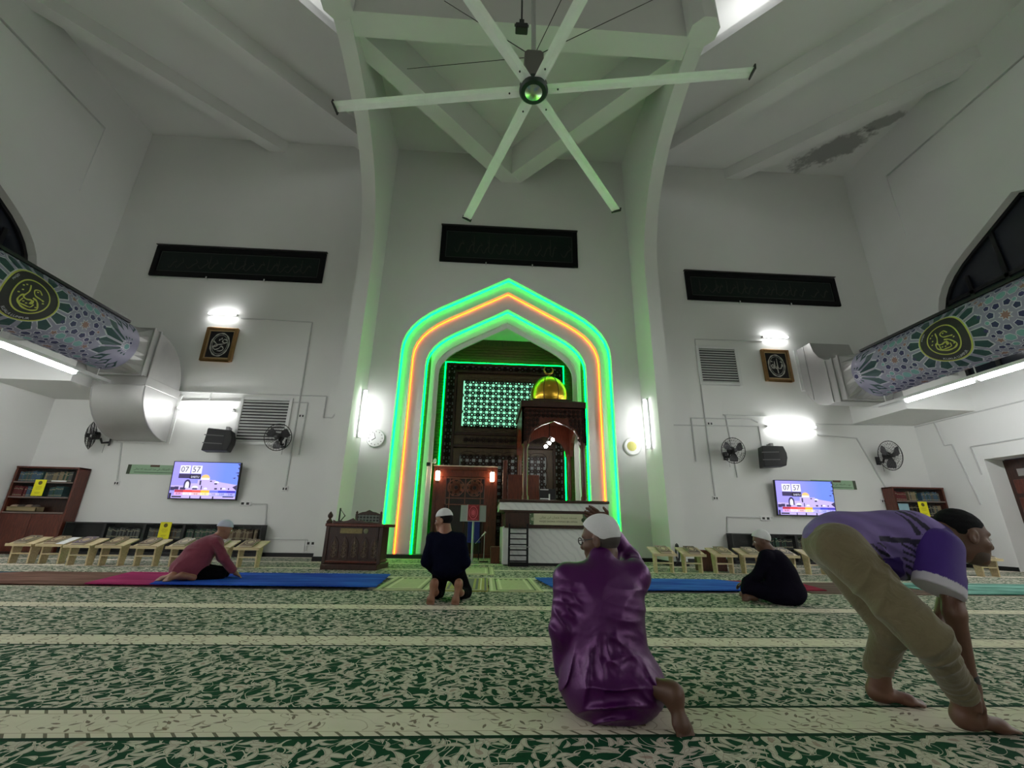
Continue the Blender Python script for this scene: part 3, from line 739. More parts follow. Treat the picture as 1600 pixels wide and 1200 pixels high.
# ------------------------------------------------------------------ carved rostrum and its chair
ro = thing('carved_rostrum', 'dark carved wooden lectern box with finials beside the left pier', 'rostrum', (-3.0, 9.0, 0), math.radians(-4))
def rp(name, mb, m=DARKWOOD, par=ro, **k): return obj(name, mb, m, par, **k)
rp('plinth', MB().box(-.58, .50, -.04, .75, 0, .10), DARKWOOD, bevel=.015)
rp('body', MB().box(-.53, .45, .02, .72, .10, .80), DARKWOOD, bevel=.01)
rp('top_moulding', MB().box(-.60, .56, -.03, .78, .775, .835), REDWOOD, bevel=.015)
rp('base_moulding', MB().box(-.55, .47, .0, .74, .12, .155), REDWOOD, bevel=.01)
rp('frieze', MB().box(-.30, .13, .004, .02, .65, .745), mat('gilded_carving', (.20, .16, .06), .5, .3, .6, 60, .6, 80))
rp('rosette', MB().lathe([(.05, -.01), (.045, -.016), (.02, -.02)], 16, (.20, .025, .698), 'y'), mat('green_brass', (.16, .17, .09), .4, .5))
for k in range(5):
    x_ = -.46+k*.195; pa = rp('arched_panel', MB().prism([(x_, .19), (x_+.16, .19), (x_+.16, .46), (x_+.13, .53), (x_+.08, .60), (x_+.03, .53), (x_, .46)], 'xz', .008, .02), DARKWOOD, bevel=.008)
    mb = MB()
    mb.tube([(x_+.08+dx, .004, z) for dx, z in ((0, .21), (0, .55))], .008, 5)
    for z_ in (.26, .34, .42):
        for s_ in (-1, 1): mb.tube([(x_+.08, .004, z_-.04), (x_+.08+s_*.045, .004, z_), (x_+.08+s_*.03, .004, z_+.03), (x_+.08, .004, z_+.035)], .008, 5)
    mb.sphere((x_+.08, .006, .48), (.025, .012, .03), 8)
    obj('carving', mb, mat('worn_carving', srgb(92, 74, 52), .4), pa)
for k, x_ in enumerate((-.55, .50)):
    rp('corner_post', MB().box(x_-.035, x_+.035, .0, .07, .1, .80), DARKWOOD, bevel=.01)
rp('finial', MB().lathe([(.055, .835), (.06, .87), (.035, .90), (.02, .92), (.045, .95), (.05, .985), (.03, 1.02), (.008, 1.05), (0, 1.06)], 12, (-.545, .03, 0)), DARKWOOD, smooth=True)
mb = MB(); cp = [(-.47, .835), (.5, .835), (.5, .855), (.34, .865), (.26, .885), (.2, .87), (.1, .90), (0, .885), (-.08, .935), (-.18, .89), (-.26, .875), (-.34, .89), (-.4, .87), (-.47, .90)]
mb.prism(cp, 'xz', .0, .03); rp('pierced_crest', mb, DARKWOOD, bevel=.006)
ch = thing('tall_chair', 'high backed wooden chair with checked cloth behind the carved rostrum', 'chair', (-3.12, 10.32, 0))
PLAID = None; m, t, p = base_mat('checked_cloth'); xx, yy, z3 = t.sep(t.objco())
a_ = t.math('GREATER_THAN', t.math('SINE', t.math('MULTIPLY', xx, 85.)), .55); b_ = t.math('GREATER_THAN', t.math('SINE', t.math('MULTIPLY', z3, 95.)), .5)
t.l.new(t.mix(t.math('MULTIPLY', t.math('MAXIMUM', a_, b_), .7), (.03, .032, .03, 1), (.22, .24, .22, 1)), p.inputs['Base Color']); p.inputs['Roughness'].default_value = .9; PLAID = m
obj('backrest', MB().box(-.24, .24, 0, .05, .50, 1.03), PLAID, ch, bevel=.01)
for s_ in (-1, 1):
    obj('back_post', MB().lathe([(.03, .0), (.03, 1.04), (.02, 1.06), (.03, 1.08), (0, 1.12)], 10, (s_*.27, .02, 0)), DARKWOOD, ch); obj('leg', MB().box(s_*.25-.025, s_*.25+.025, -.45, -.40, 0, .46), DARKWOOD, ch)
obj('seat', MB().box(-.28, .28, -.46, .03, .44, .5), PLAID, ch, bevel=.02)
cr_ = [(-.25, 1.03), (.25, 1.03), (.25, 1.05), (.15, 1.09), (.08, 1.10), (0, 1.14), (-.08, 1.10), (-.15, 1.09), (-.25, 1.05)]
obj('crest_rail', MB().prism(cr_, 'xz', .0, .05), DARKWOOD, ch, bevel=.008)
br = onX(530, 803, -XI+.0)
tag(obj('wall_bracket', MB().tube([(-XI+.01, 11.25, .85), (-XI+.01, 11.25, 1.18), (-XI+.14, 11.25, 1.02), (-XI+.01, 11.25, .85)], .014, 6).box(-XI, -XI+.02, 11.22, 11.28, .84, 1.2), BLACKMETAL), 'small black triangular bracket fixed low on the left pier', 'bracket')
YW = D          # face of the back wall
# ------------------------------------------------------------------ black verse boards
ENGR = mat('dull_engraved_gold', (.02, .022, .016), .6, .1); BOARDGREEN = mat('dark_green_glass', (.005, .011, .009), .45, spec=.2)
def verse_board(x0, x1, z0, z1, label, seed):
    c = (x0+x1)/2; o = thing('verse_board', label, 'sign', (c, YW, z0)); w, hgt = x1-x0, z1-z0; bw = .16
    obj('frame', frame_mb(-w/2, w/2, 0, hgt, bw, -.07, 0), mat('black_lacquer', (.003, .003, .004), .5, spec=.15), o, bevel=.01)
    obj('panel', MB().box(-w/2+bw, w/2-bw, -.035, -.005, bw, hgt-bw), BOARDGREEN, o)
    ln = MB()
    for a, b in (((-w/2+bw+.03, bw+.03), (w/2-bw-.03, bw+.03)), ((w/2-bw-.03, bw+.03), (w/2-bw-.03, hgt-bw-.03)), ((w/2-bw-.03, hgt-bw-.03), (-w/2+bw+.03, hgt-bw-.03)), ((-w/2+bw+.03, hgt-bw-.03), (-w/2+bw+.03, bw+.03))):
        ln.bar((a[0], -.037, a[1]), (b[0], -.037, b[1]), .012, .004, (0, 1, 0))
    obj('inner_line', ln, mat('grey_line', (.05, .055, .05), .4), o)
    rnd = random.Random(seed); st = MB(); x = -w/2+bw+.3; zt = hgt-2*bw
    while x < w/2-bw-.35:         # flowing engraved strokes
        s_ = rnd.uniform(.6, 1.0)
        if rnd.random() < .4: ribbon(st, [(x, bw+zt*.25), (x+.02, bw+zt*.55), (x+.015, bw+zt*.86)], [.03, .035, .015])
        p_ = spline([(x, bw+zt*(.3+.1*rnd.random())), (x+.12*s_, bw+zt*.2), (x+.26*s_, bw+zt*(.35+.2*rnd.random())), (x+.36*s_, bw+zt*.5), (x+.28*s_, bw+zt*(.6+.1*rnd.random()))], 5)
        ribbon(st, [tuple(q) for q in p_], [.012+.03*math.sin(math.pi*i/(len(p_)-1)) for i in range(len(p_))])
        x += rnd.uniform(.22, .4)
    obj('engraving', place_flat(st, (0, -.039, 0)), ENGR, o)
    tr = MB().box(-w/2-.02, w/2+.02, -.10, 0, hgt+.035, hgt+.055)
    obj('top_cap', tr, mat('grey_aluminium', (.1, .1, .1), .4, .6), o)
    for x_ in (-w/6, w/6): obj('clip', MB().box(x_-.02, x_+.02, -.08, 0, -.05, .02), CHROME, o)
verse_board(-11.15, -5.9, 8.03, 9.09, 'long black verse board on the wall left of the green arch', 3)
verse_board(5.9, 11.15, 8.03, 9.09, 'long black verse board on the wall right of the green arch', 4)
verse_board(-2.29, 2.29, 9.04, 10.42, 'black verse board directly above the green arch apex', 5)

# ------------------------------------------------------------------ gilded calligraphy frames with picture lights
SILVER = mat('silver_thread', (.62, .62, .58), .35, .5, .2, 40)
for sg, txt, lab in ((-1, 'محمد', 'gilded frame with silver calligraphy beside the left wall'), (1, 'الله', 'gilded frame with silver calligraphy beside the square louvre')):
    lab = 'gilt picture frame of silver calligraphy, letter tails curling low' if sg < 0 else 'gilt picture frame of silver calligraphy with tall upright strokes'
    c = sg*8.515; o = thing('calligraphy_frame', lab, 'picture', (c, YW, 5.27)); w, hgt = .455, 1.07
    obj('outer_frame', frame_mb(-w, w, 0, hgt, .085, -.09, 0), GOLD, o, bevel=.02); obj('inner_frame', frame_mb(-w+.085, w-.085, .085, hgt-.085, .03, -.06, 0), mat('gold_slip', (.6, .45, .25), .4, .6), o)
    obj('canvas', MB().box(-w+.1, w-.1, -.03, -.01, .1, hgt-.1), mat('black_velvet', (.008, .007, .010), .8), o)
    mb = MB(); ov = [(.26*math.cos(a), .36*math.sin(a)) for a in np.linspace(0, 2*math.pi, 33)]
    ribbon(mb, ov, [.035+.014*math.cos(9*a) for a in np.linspace(0, 2*math.pi, 33)]); ribbon(mb, [(x*.82, y*.84) for x, y in ov], .012)
    if sg < 0:
        for pts in ([(.2, .13), (.1, .17), (.06, .1), (.12, .06), (.2, .08), (.08, .02), (-.02, .0), (-.12, -.02), (-.17, -.1), (-.1, -.16), (0, -.12), (.06, -.05), (.13, -.14), (.06, -.2), (-.04, -.2)], [(-.2, .12), (-.12, .04), (-.06, -.02), (-.14, -.08), (-.2, -.06)], [(.02, .16), (.03, .22)], [(-.04, .12), (-.02, .18)]):
            p_ = spline(pts, 5); ribbon(mb, [tuple(q) for q in p_], [.016+.022*abs(math.sin(.9+i*.35)) for i in range(len(p_))])
    else:
        for pts in ([(.19, -.03), (.17, .06), (.14, -.06), (.08, -.1), (.03, -.04), (.03, .24)], [(.03, -.05), (-.03, -.1), (-.06, -.04), (-.06, .15)], [(-.06, -.05), (-.12, -.1), (-.17, -.02), (-.12, .04), (-.10, -.03), (-.17, -.1)], [(.0, -.02), (.02, -.26)], [(.2, .1), (.13, .14)], [(-.12, .12), (-.17, .15)]):
            p_ = spline(pts, 5); ribbon(mb, [tuple(q) for q in p_], [.016+.022*abs(math.sin(.9+i*.35)) for i in range(len(p_))])
    obj('calligraphy', place_flat(mb, (0, -.036, hgt/2)), SILVER, o)
    pl = thing('picture_light', 'short bright tube above the %s calligraphy frame' % ('left' if sg < 0 else 'right'), 'lamp', (sg*8.62, YW-.12, 6.77))
    pl['label'] = 'short glowing tube above the calligraphy with curling tails' if sg < 0 else 'short glowing tube above the calligraphy with tall upright strokes'
    obj('tube', MB().tube([(-.38, 0, 0), (.38, 0, 0)], .028, 8), WALLTUBE, pl); obj('holder', MB().box(-.4, .4, .04, .12, -.02, .03), WHITEMETAL, pl)

# ------------------------------------------------------------------ fluorescent wall battens
def batten(name, lab, loc, L, axis, off, group=None, tm=None):
    o = thing(name, lab, 'lamp', loc, 0, group); a = Vector(axis); of = Vector(off)
    obj('tube', MB().tube([tuple(-a*L/2), tuple(a*L/2)],   .035, 10), tm or WALLTUBE, o, smooth=True)
    b = MB().bar(tuple(-a*(L/2+.03)+of*.075), tuple(a*(L/2+.03)+of*.075), .07, .05, tuple(of)); obj('housing', b, WHITEMETAL, o)
    for s_ in (-1, 1): obj('end_cap', MB().bar(tuple(a*s_*(L/2)), tuple(a*s_*(L/2)+of*.09), .05, .04, tuple(a)), WHITEPLASTIC, o)
    return o
batten('wall_light', 'bright tube light on the wall above the television near the floor rack', (-8.42, YW-.11, 3.83), 1.45, (1, 0, 0), (0, 1, 0))['label'] = 'horizontal tube light on the wall above the television left of the arch'
batten('wall_light', 'horizontal tube light on the wall above the television right of the arch', (8.57, YW-.11, 3.83), 1.45, (1, 0, 0), (0, 1, 0))
batten('pier_light', 'upright tube light on the pier beside the round white clock', (-XI+.11, 11.75, 3.74), 1.32, (0, 0, 1), (-1, 0, 0), None, PIERTUBE)
batten('pier_light', 'upright tube light on the pier beside the gold faced disc', (XI-.11, 11.67, 3.68), 1.40, (0, 0, 1), (1, 0, 0), None, PIERTUBE)

# ------------------------------------------------------------------ louvred vents
def vent(x0, x1, z0, z1, lab):
    o = thing('louvre_vent', lab, 'vent', ((x0+x1)/2, YW, z0)); w, hgt = (x1-x0)/2, z1-z0
    obj('frame', frame_mb(-w-.08, w+.08, -.08, hgt+.08, .085, -.05, 0), WHITEMETAL, o, bevel=.008); obj('dark_backing', MB().box(-w, w, -.012, -.002, 0, hgt), mat('vent_dark', (.02, .02, .02), .8), o)
    n = 14; me = None
    for k in range(n):
        z_ = (k+.5)*hgt/n; b = MB().box(-w, w, -.04, -.012, -.022, .012).xf(lambda p: (p[0], p[1], p[2]+(p[1]+.026)*.9))
        if me is None: s_ = obj('slat', b, mat('louvre_grey', (.5, .51, .5), .5), o, loc=(0, 0, z_)); me = s_
        else: s_ = me.copy(); COL.objects.link(s_); s_.parent = o; s_.location = (0, 0, z_)
vent(-7.47, -6.19, 2.94, 4.15, 'large white louvred vent beside a wall fan and the loudspeaker'); vent(6.04, 7.22, 5.17, 6.31, 'white louvred vent high beside the gilt calligraphy frame')

# ------------------------------------------------------------------ wall fans
FANB = mat('fan_blade_smoke', (.05, .05, .055), .3); 
def wall_fan(loc, rz, tilt, lab, R=.36):
    o = thing('wall_fan', lab, 'fan', loc, rz, None)
    obj('wall_plate', MB().box(-.07, .07, -.03, 0, -.22, .02), BLACKPLASTIC, o, bevel=.01); obj('arm', MB().tube([(0, -.02, -.12), (0, -.16, -.16), (0, -.22, -.04)], .028, 8), BLACKPLASTIC, o)
    Mx = Matrix.Rotation(tilt, 4, 'X'); c = Vector((0, -.42, 0)); fx = lambda p: tuple(Mx @ Vector(p)+c)
    obj('motor', MB().lathe([(.06, .19), (.10, .17), (.11, .06), (.09, .03)], 14, (0, 0, 0), 'y').xf(fx), BLACKPLASTIC, o, smooth=True)
    g = MB()
    for s_ in (-1, 1):
        for r, y_ in ((R, 0), (R*.8, .05), (R*.55, .085), (R*.3, .10)): g.tube([(r*math.cos(a), s_*y_, r*math.sin(a)) for a in [2*math.pi*k/24 for k in range(24)]], .010 if r == R else .003, 5, closed=True)
        for k in range(28):
            a = 2*math.pi*k/28; g.tube([(R*.12*math.cos(a), s_*.105, R*.12*math.sin(a)), (R*.55*math.cos(a), s_*.085, R*.55*math.sin(a)), (R*.8*math.cos(a), s_*.05, R*.8*math.sin(a)), (R*math.cos(a), 0, R*math.sin(a))], .0025, 4)
    obj('cage', g.xf(fx), BLACKMETAL, o)
    obj('hub_cap', MB().lathe([(0, -.12), (.05, -.11), (.055, -.02)], 14, (0, 0, 0), 'y').xf(fx), BLACKPLASTIC, o, smooth=True)
    for k in range(3):
        a0 = 2*math.pi*k/3+.5; vs_ = []; n = 6
        for i in range(n):
            r = R*(.14+.76*i/(n-1)); sp = .25+.55*math.sin(math.pi*(i+.6)/(n+.4))
            for e, yy in ((-.5, .03), (.5, -.03)): a = a0+e*sp*1.3; vs_.append((r*math.cos(a), yy, r*math.sin(a)))
        obj('blade', MB().add(vs_, [(2*i, 2*i+1, 2*i+3, 2*i+2) for i in range(n-1)]).xf(fx), FANB, o)
    obj('pull_cord', MB().tube([(.03, -.1, -.2), (.03, -.1, -.42)], .004, 4), BLACKMETAL, o)
wall_fan((-6.15, YW, 3.02), 0, .12, 'black wall fan overlapping the large louvred vent'); wall_fan((-10.75, YW, 2.95), -.75, .1, 'black wall fan turned aside under the bent steel duct')
wall_fan((6.45, YW, 3.0), .05, .12, 'black wall fan between the right pier and the loudspeaker'); wall_fan((11.1, YW, 2.98), .1, .12, 'black wall fan above the right bookcase', .42)

# ------------------------------------------------------------------ loudspeakers
def speaker(loc, rz, lab):
    o = thing('loudspeaker', lab, 'speaker', loc, rz)
    pf = [(-.32, -.30), (.16, -.28), (.22, -.02), (.18, .28), (-.26, .30)]
    ys = -.34
    obj('cabinet', MB().prism([(-.34, -.30), (.24, -.27), (.30, -.05), (.30, .08), (.24, .28), (-.30, .30)], 'xz', ys-.2, ys+.2), BLACKPLASTIC, o, bevel=.02)
    for z_ in (-.1, .11): obj('seam', MB().box(-.345, .1, ys-.212, ys-.2, z_-.012, z_+.012), mat('grey_seam', (.12, .12, .12), .4), o)
    obj('grille', MB().box(-.3, .12, ys-.206, ys-.2, -.27, .27), mat('speaker_grille', (.03, .03, .033), .7, 0, .3, 90), o)
    obj('wall_bracket', MB().box(.02, .10, ys+.1, .0+.0, .28, .42).box(-.0, .10, -.04, 0, .1, .42), mat('grey_bracket', (.3, .3, .3), .5), o)
    return o
speaker((-7.72, YW-.045, 2.88), .25, 'black angular loudspeaker on the wall beside the large louvred vent'); speaker((7.72, YW-.045, 2.85), -.25, 'black angular loudspeaker on the wall right of the arch')

# ------------------------------------------------------------------ televisions with the prayer-time screen
def scr(name, col, k=1.0): return emit('screen_'+name, col, k, (0.01, .01, .01, 1))
def television(cx, z0, w, hgt, rz, lab):
    o = thing('television', lab, 'television', (cx, YW, z0), rz)
    tl = lambda p: (p[0], p[1]-.12-(p[2])*.10, p[2])      # leans forward on its bracket
    obj('bezel', MB().box(-w/2, w/2, -.02, .04, 0, hgt).xf(tl), BLACKPLASTIC, o, bevel=.006)
    obj('bracket', MB().box(-.25, .25, -.12, 0, hgt*.35, hgt*.7), BLACKMETAL, o)
    s_ = thing('x', '', '') if False else None
    L = lambda x, z: (x*w-w/2, z*hgt)
    def flat(name, m, polys, y):
        mb = MB()
        for pl in polys:
            mb.add([(L(*q)[0], y, L(*q)[1]) for q in pl], [tuple(range(len(pl)))])
        return mb.xf(tl)
    R4 = lambda a, b, c, d: [(a, c), (b, c), (b, d), (a, d)]
    arc = lambda cx_, cz, rx, rz_, a0=0, a1=math.pi, n=14: [(cx_+rx*math.cos(q), cz+rz_*math.sin(q)) for q in np.linspace(a0, a1, n)]
    sc_ = obj('screen', flat('s', None, [R4(.015, .985, .03, .98)], -.0215), SKY, o)
    yk = [-.0225]
    def add(name, m, polys):
        yk[0] -= .0006; q_ = obj(name, flat(name, m, polys, yk[0]), m, sc_)
        if len(polys) > 1: q_['kind'] = 'stuff'
    lil = scr('lilac', srgb(186, 170, 238)); wht = scr('white', srgb(226, 224, 252)); dk = scr('dark', srgb(58, 50, 88), .9); blk = scr('black', srgb(14, 12, 26)); gold_ = scr('gold', srgb(238, 190, 120))
    add('mosque_walls', lil, [R4(.40, .66, .24, .52), R4(.30, .42, .24, .42), [(.66, .24), (.66, .50), (.75, .46), (.985, .40), (.985, .24)], R4(.02, .32, .24, .36), R4(.02, .985, .03, .10)])
    add('gold_dome', gold_, [arc(.505, .56, .065, .10)]); add('dome_drum', wht, [R4(.44, .57, .52, .57)])
    add('dark_arches', dk, [arc(.255, .40, .05, .12)+[(.205, .30), (.305, .30)], R4(.43, .455, .38, .50), R4(.58, .61, .47, .50), R4(.65, .69, .40, .44), R4(.66, .70, .27, .31), R4(.34, .41, .26, .30), R4(.08, .14, .25, .33), R4(.16, .24, .25, .31), R4(.75, .77, .27, .32), R4(.86, .88, .27, .31), R4(.46, .475, .26, .36), R4(.02, .08, .23, .32)])
    add('white_arches', wht, [arc(.255, .38, .028, .09)+[(.227, .30), (.283, .30)], arc(.375, .30, .05, .06), arc(.68, .44, .035, .05), arc(.53, .27, .03, .05), arc(.80, .28, .03, .04)])
    add('foliage', dk, [[(.95, .96), (.985, .97), (.985, .90)], [(.96, .85), (.985, .87), (.985, .80)], [(.93, .72), (.985, .74), (.985, .70)], [(.90, .58), (.95, .60), (.94, .56)], [(.96, .66), (.985, .67), (.985, .60)], [(.92, .34), (.985, .40), (.985, .25)]])
    add('garden', blk, [R4(.06, .2, .05, .085), R4(.32, .335, .03, .09), R4(.47, .49, .03, .09), R4(.65, .67, .03, .09), R4(.80, .96, .07, .095), R4(.02, .05, .03, .16)])
    add('clock_cards', wht, [R4(.115, .265, .68, .89), R4(.285, .435, .68, .89)]); add('date_bar', dk, [R4(.11, .275, .55, .67), R4(.275, .435, .55, .67)])
    add('day_bar', blk, [R4(.275, .435, .54, .64)])
    cols_ = [(170, 40, 60), (220, 60, 60), (230, 90, 80), (245, 180, 50), (110, 120, 235), (60, 70, 200), (60, 50, 180)]
    for i, c_ in enumerate(cols_): add('prayer_tile', scr('tile%d' % i, srgb(*c_)), [R4(.09+i*.127, .09+(i+1)*.127, .185, .245)])
    pal = [(220, 160, 210), (235, 215, 235), (240, 190, 200), (250, 225, 170), (190, 180, 250), (170, 170, 250), (165, 160, 250)]
    for i, c_ in enumerate(pal): add('time_tile', scr('time%d' % i, srgb(*c_)), [R4(.09+i*.127, .09+(i+1)*.127, .11, .185)])
    def txt(s, cx_, cz, wd, ht, m):
        yk[0] -= .0006; a, b = L(cx_, cz); obj('lettering', place_flat(text_mb(s, wd*w, ht*hgt), (a, yk[0], b)).xf(tl), m, sc_)
    ink = scr('ink', srgb(30, 26, 50), .8)
    txt('07', .19, .785, .11, .15, ink); txt('57', .36, .785, .11, .15, ink); txt('SABTU', .355, .59, .12, .06, wht)
    for i, s in enumerate(('8:39', '7:24', '4:41', '1:15', '7:03', '5:50', '5:40')): txt(s, .153+i*.127, .147, .10, .048, scr('grey', srgb(170, 160, 190)) if i == 1 else ink)
    return o
m, t, p = base_mat('screen_sky'); xx, yy, z3 = t.sep(t.objco())
t.l.new(t.mix(t.maprange(xx, -.5, .5), srgb(150, 142, 250), srgb(104, 132, 248)), p.inputs['Emission Color']); p.inputs['Base Color'].default_value = (.01, .01, .01, 1); p.inputs['Emission Strength'].default_value = 1.0; SKY = m
television(-7.92, 1.37, 1.74, .97, 0, 'wall television showing clock and prayer times beside the large louvre')['label'] = 'lit wall television showing 07 57, on the wall left of the arch'
television(8.50, 1.26, 1.72, .97, 0, 'lit wall television showing 07 57, on the wall right of the arch')

# ------------------------------------------------------------------ green banners beside the televisions
def banner(x0, x1, z0, z1, lab, tx, flip):
    o = thing('green_banner', lab, 'sign', ((x0+x1)/2, YW, z0)); w, hgt = x1-x0, z1-z0
    obj('board', MB().box(-w/2, w/2, -.02, 0, 0, hgt), mat('pale_green_board', srgb(150, 182, 150), .6), o)
    e = -1 if not flip else 1
    obj('dark_end', MB().box(min(e*w/2, e*(w/2-.09)), max(e*w/2, e*(w/2-.09)), -.022, -.0205, 0, hgt), mat('dark_leaf_end', srgb(62, 74, 54), .6), o)
    obj('title_bar', MB().box(-.02+tx, .22+tx, -.023, -.0205, hgt*.78, hgt), mat('brown_bar', srgb(80, 62, 44), .6), o)
    obj('lettering', place_flat(text_mb(arabic('نويت الاعتكاف في هذا المسجد لله تعالى'), w*.78, hgt*.42), (.02 if not flip else -.02, -.023, hgt*.50)), mat('dark_green_ink', srgb(40, 62, 42), .7), o)
    obj('rule', MB().box(-w*.36, w*.40, -.0225, -.0205, hgt*.17, hgt*.22), mat('dark_green_ink', srgb(40, 62, 42), .7), o)
banner(-10.09, -8.70, 2.0, 2.25, 'pale green Arabic banner partly behind the left television', -.1, False)
banner(8.9, 10.24, 2.03, 2.28, 'pale green Arabic banner partly behind the right television', .0, True)

# ------------------------------------------------------------------ clocks
ck = thing('wall_clock', 'round white wall clock with hands, left of the arch', 'clock', (-3.66, YW, 3.14))
obj('rim', MB().lathe([(.25, 0), (.255, -.04), (.235, -.06), (.225, -.045)], 32, (0, 0, 0), 'y'), WHITEPLASTIC, ck, smooth=True); obj('face', MB().lathe([(0, -.045), (.23, -.044)], 32, (0, 0, 0), 'y'), mat('clock_face', (.8, .81, .83), .4), ck)
for k in range(12):
    a = k*math.pi/6; obj('hour_mark', MB().bar((.17*math.sin(a), -.048, .17*math.cos(a)), (.205*math.sin(a), -.048, .205*math.cos(a)), .014, .004, (0, 1, 0)), INK, ck)
for a, l, wd in ((math.radians(238), .12, .018), (math.radians(342), .17, .012)): obj('hand', MB().bar((0, -.052, 0), (l*math.sin(a), -.052, l*math.cos(a)), wd, .004, (0, 1, 0)), INK, ck)
c2 = thing('wall_disc', 'round white clock with gold emblem face, right of the arch', 'clock', (3.7, YW, 3.11))
obj('rim', MB().lathe([(.26, 0), (.265, -.04), (.235, -.06), (.215, -.045)], 32, (0, 0, 0), 'y'), WHITEPLASTIC, c2, smooth=True); obj('face', MB().lathe([(0, -.045), (.22, -.044)], 32, (0, 0, 0), 'y'), mat('pale_face', (.68, .68, .55), .35), c2)
obj('emblem', MB().lathe([(0, -.049), (.14, -.048)], 24, (-.03, 0, 0), 'y'), mat('gold_emblem', (.42, .40, .10), .4, .2, .5, 40), c2)
obj('emblem_ring', MB().tube([(-.03+.12*math.cos(a), -.05, .12*math.sin(a)) for a in np.linspace(0, 2*math.pi, 24, endpoint=False)], .008, 4, closed=True), mat('gold_line', (.6, .55, .2), .4, .3), c2)

# ------------------------------------------------------------------ surface conduits, sockets and boxes
def conduit(lab, *paths, r=.014):
    mb = MB()
    for pth in paths:
        for a, b in zip(pth[:-1], pth[1:]): mb.bar(a, b, 2*r, 2*r, (0, 1, 0) if abs(a[1]-b[1]) < 1e-6 else (1, 0, 0))
    return tag(obj('conduit', mb, CONDUIT), lab, 'conduit')
yk = YW-.015; q = lambda x, z: (x, yk, z)
conduit('thin conduit framing the bare wall panel left of the arch', [q(-8.1, 6.70), q(-5.98, 6.66), q(-5.9, 1.72)])
conduit('long thin conduit running across the wall above the large louvre', [q(-9.25, 4.33), q(-5.2, 4.33), q(-5.2, 3.70), q(-4.95, 3.70), q(-4.75, 4.02), q(-4.47, 4.02)], [q(-8.42, 4.33), q(-8.42, 3.87)], [q(-7.6, 4.1), q(-5.70, 4.12), q(-5.70, 2.62)], [q(-9.25, 4.05), q(-7.6, 4.1)])
conduit('thin conduit rising beside the louvre high on the right wall', [q(5.98, 1.72), q(5.98, 6.62), q(8.2, 6.64)])
conduit('pair of thin conduits crossing the wall beside the right pier', [q(4.47, 3.78), q(7.6, 3.83), q(7.6, 3.2)], [q(5.55, 2.72), q(5.55, 4.02), q(7.4, 4.05), q(7.6, 3.95)], [q(6.55, 4.15), q(7.9, 4.15)], [q(6.62, 4.15), q(6.72, 2.3)])
conduit('thin conduit below the right wall light leading to the corner fan', [q(9.4, 3.62), q(10.6, 3.55), q(11.25, 1.75)], [q(9.4, 3.95), q(XS-.05, 4.0)])
conduit('thin conduit from the socket down to the low shelf, left wall part', [q(-6.95, 1.30), q(-6.3, 1.30), q(-6.2, .42), q(-5.1, .42), q(-5.1, .15)])
conduit('thin conduit from the socket down to the low shelf right of the arch', [q(7.55, 1.20), q(6.25, 1.20), q(6.2, .8)])
xk = XS-.015; qq = lambda y, z: (xk, y, z)
conduit('dark conduit running along the right side wall above the door', [qq(D-.02, 3.95), qq(6.0, 4.0)], [qq(11.6, 3.95), qq(11.5, 3.25), qq(11.3, 3.25), qq(11.05, 1.6)], [qq(10.8, 2.35), qq(10.85, 3.1), qq(8.0, 3.1)])
def socket(lab, x, z, w=.14, dark=False): 
    o = thing('wall_socket', lab, 'socket', (x, YW, z)); obj('plate', MB().box(-w/2, w/2, -.03, 0, -.06, .06), WHITEPLASTIC, o, bevel=.008)
    for s_ in (-1, 1): obj('rocker', MB().box(min(s_*w/3, s_*w/10), max(s_*w/3, s_*w/10), -.036, -.03, -.03, .03), BLACKPLASTIC, o)
socket('double socket with black plugs beside the left television', -6.85, 1.30, .3); socket('double socket with black plugs beside the right television', 7.35, 1.18, .3)
socket('small switch at the end of a conduit left of the arch', -5.9, 1.70, .16); socket('small switch at the end of a conduit right of the arch', 5.98, 1.70, .16)
socket('small switch box below the corner fan near the right bookcase', 10.95, 1.72, .14); socket('small switch box below the bent steel duct', -10.25, 1.75, .14)
socket('pair of grey switches low on the wall near the rostrum', -5.0, .34, .26); socket('junction box beside the louvre and left wall fan', -5.80, 3.72, .18); socket('junction box above the fan next to the right pier', 6.1, 3.86, .2)
conduit('thin conduit under the fan below the bent duct', [q(-10.45, 2.9), q(-10.25, 1.75)])
tag(obj('access_panel', MB().box(-5.95, -5.15, YW-.015, YW, .1, .46), WALL, bevel=.004), 'flush white access panel low on the wall left of the rostrum', 'panel')
mb = MB()
for r in (.13, .16, .11): mb.tube([(4.30+.3*r*math.cos(a)-.1, YP-.05-.01*r, .30+r*math.sin(a)*1.3) for a in np.linspace(0, 2*math.pi, 16, endpoint=False)], .014, 5, closed=True)
mb.tube([(4.2, YP-.05, .14), (4.1, YP-.1, .03), (3.95, YP-.2, .012)], .012, 5)
tag(obj('cable_coil', mb, BLACKPLASTIC), 'coil of black cable hanging at the foot of the right pier', 'cable')
sn = thing('small_camera', 'tiny camera on the inner arch band beside the door screen', 'camera', (-2.18, D+.38, 2.5))
obj('body', MB().box(-.05, .05, -.1, .02, -.05, .05), BLACKPLASTIC, sn, bevel=.01); obj('mount', MB().tube([(0, 0, 0), (.12, .04, .06)], .012, 6), WHITEPLASTIC, sn)
tag(obj('round_sensor', MB().sphere((-2.02, D+.5, 2.62), (.05, .06, .08), 10), WHITEPLASTIC, smooth='all'), 'small white round sensor at the niche edge above the door screen', 'sensor')
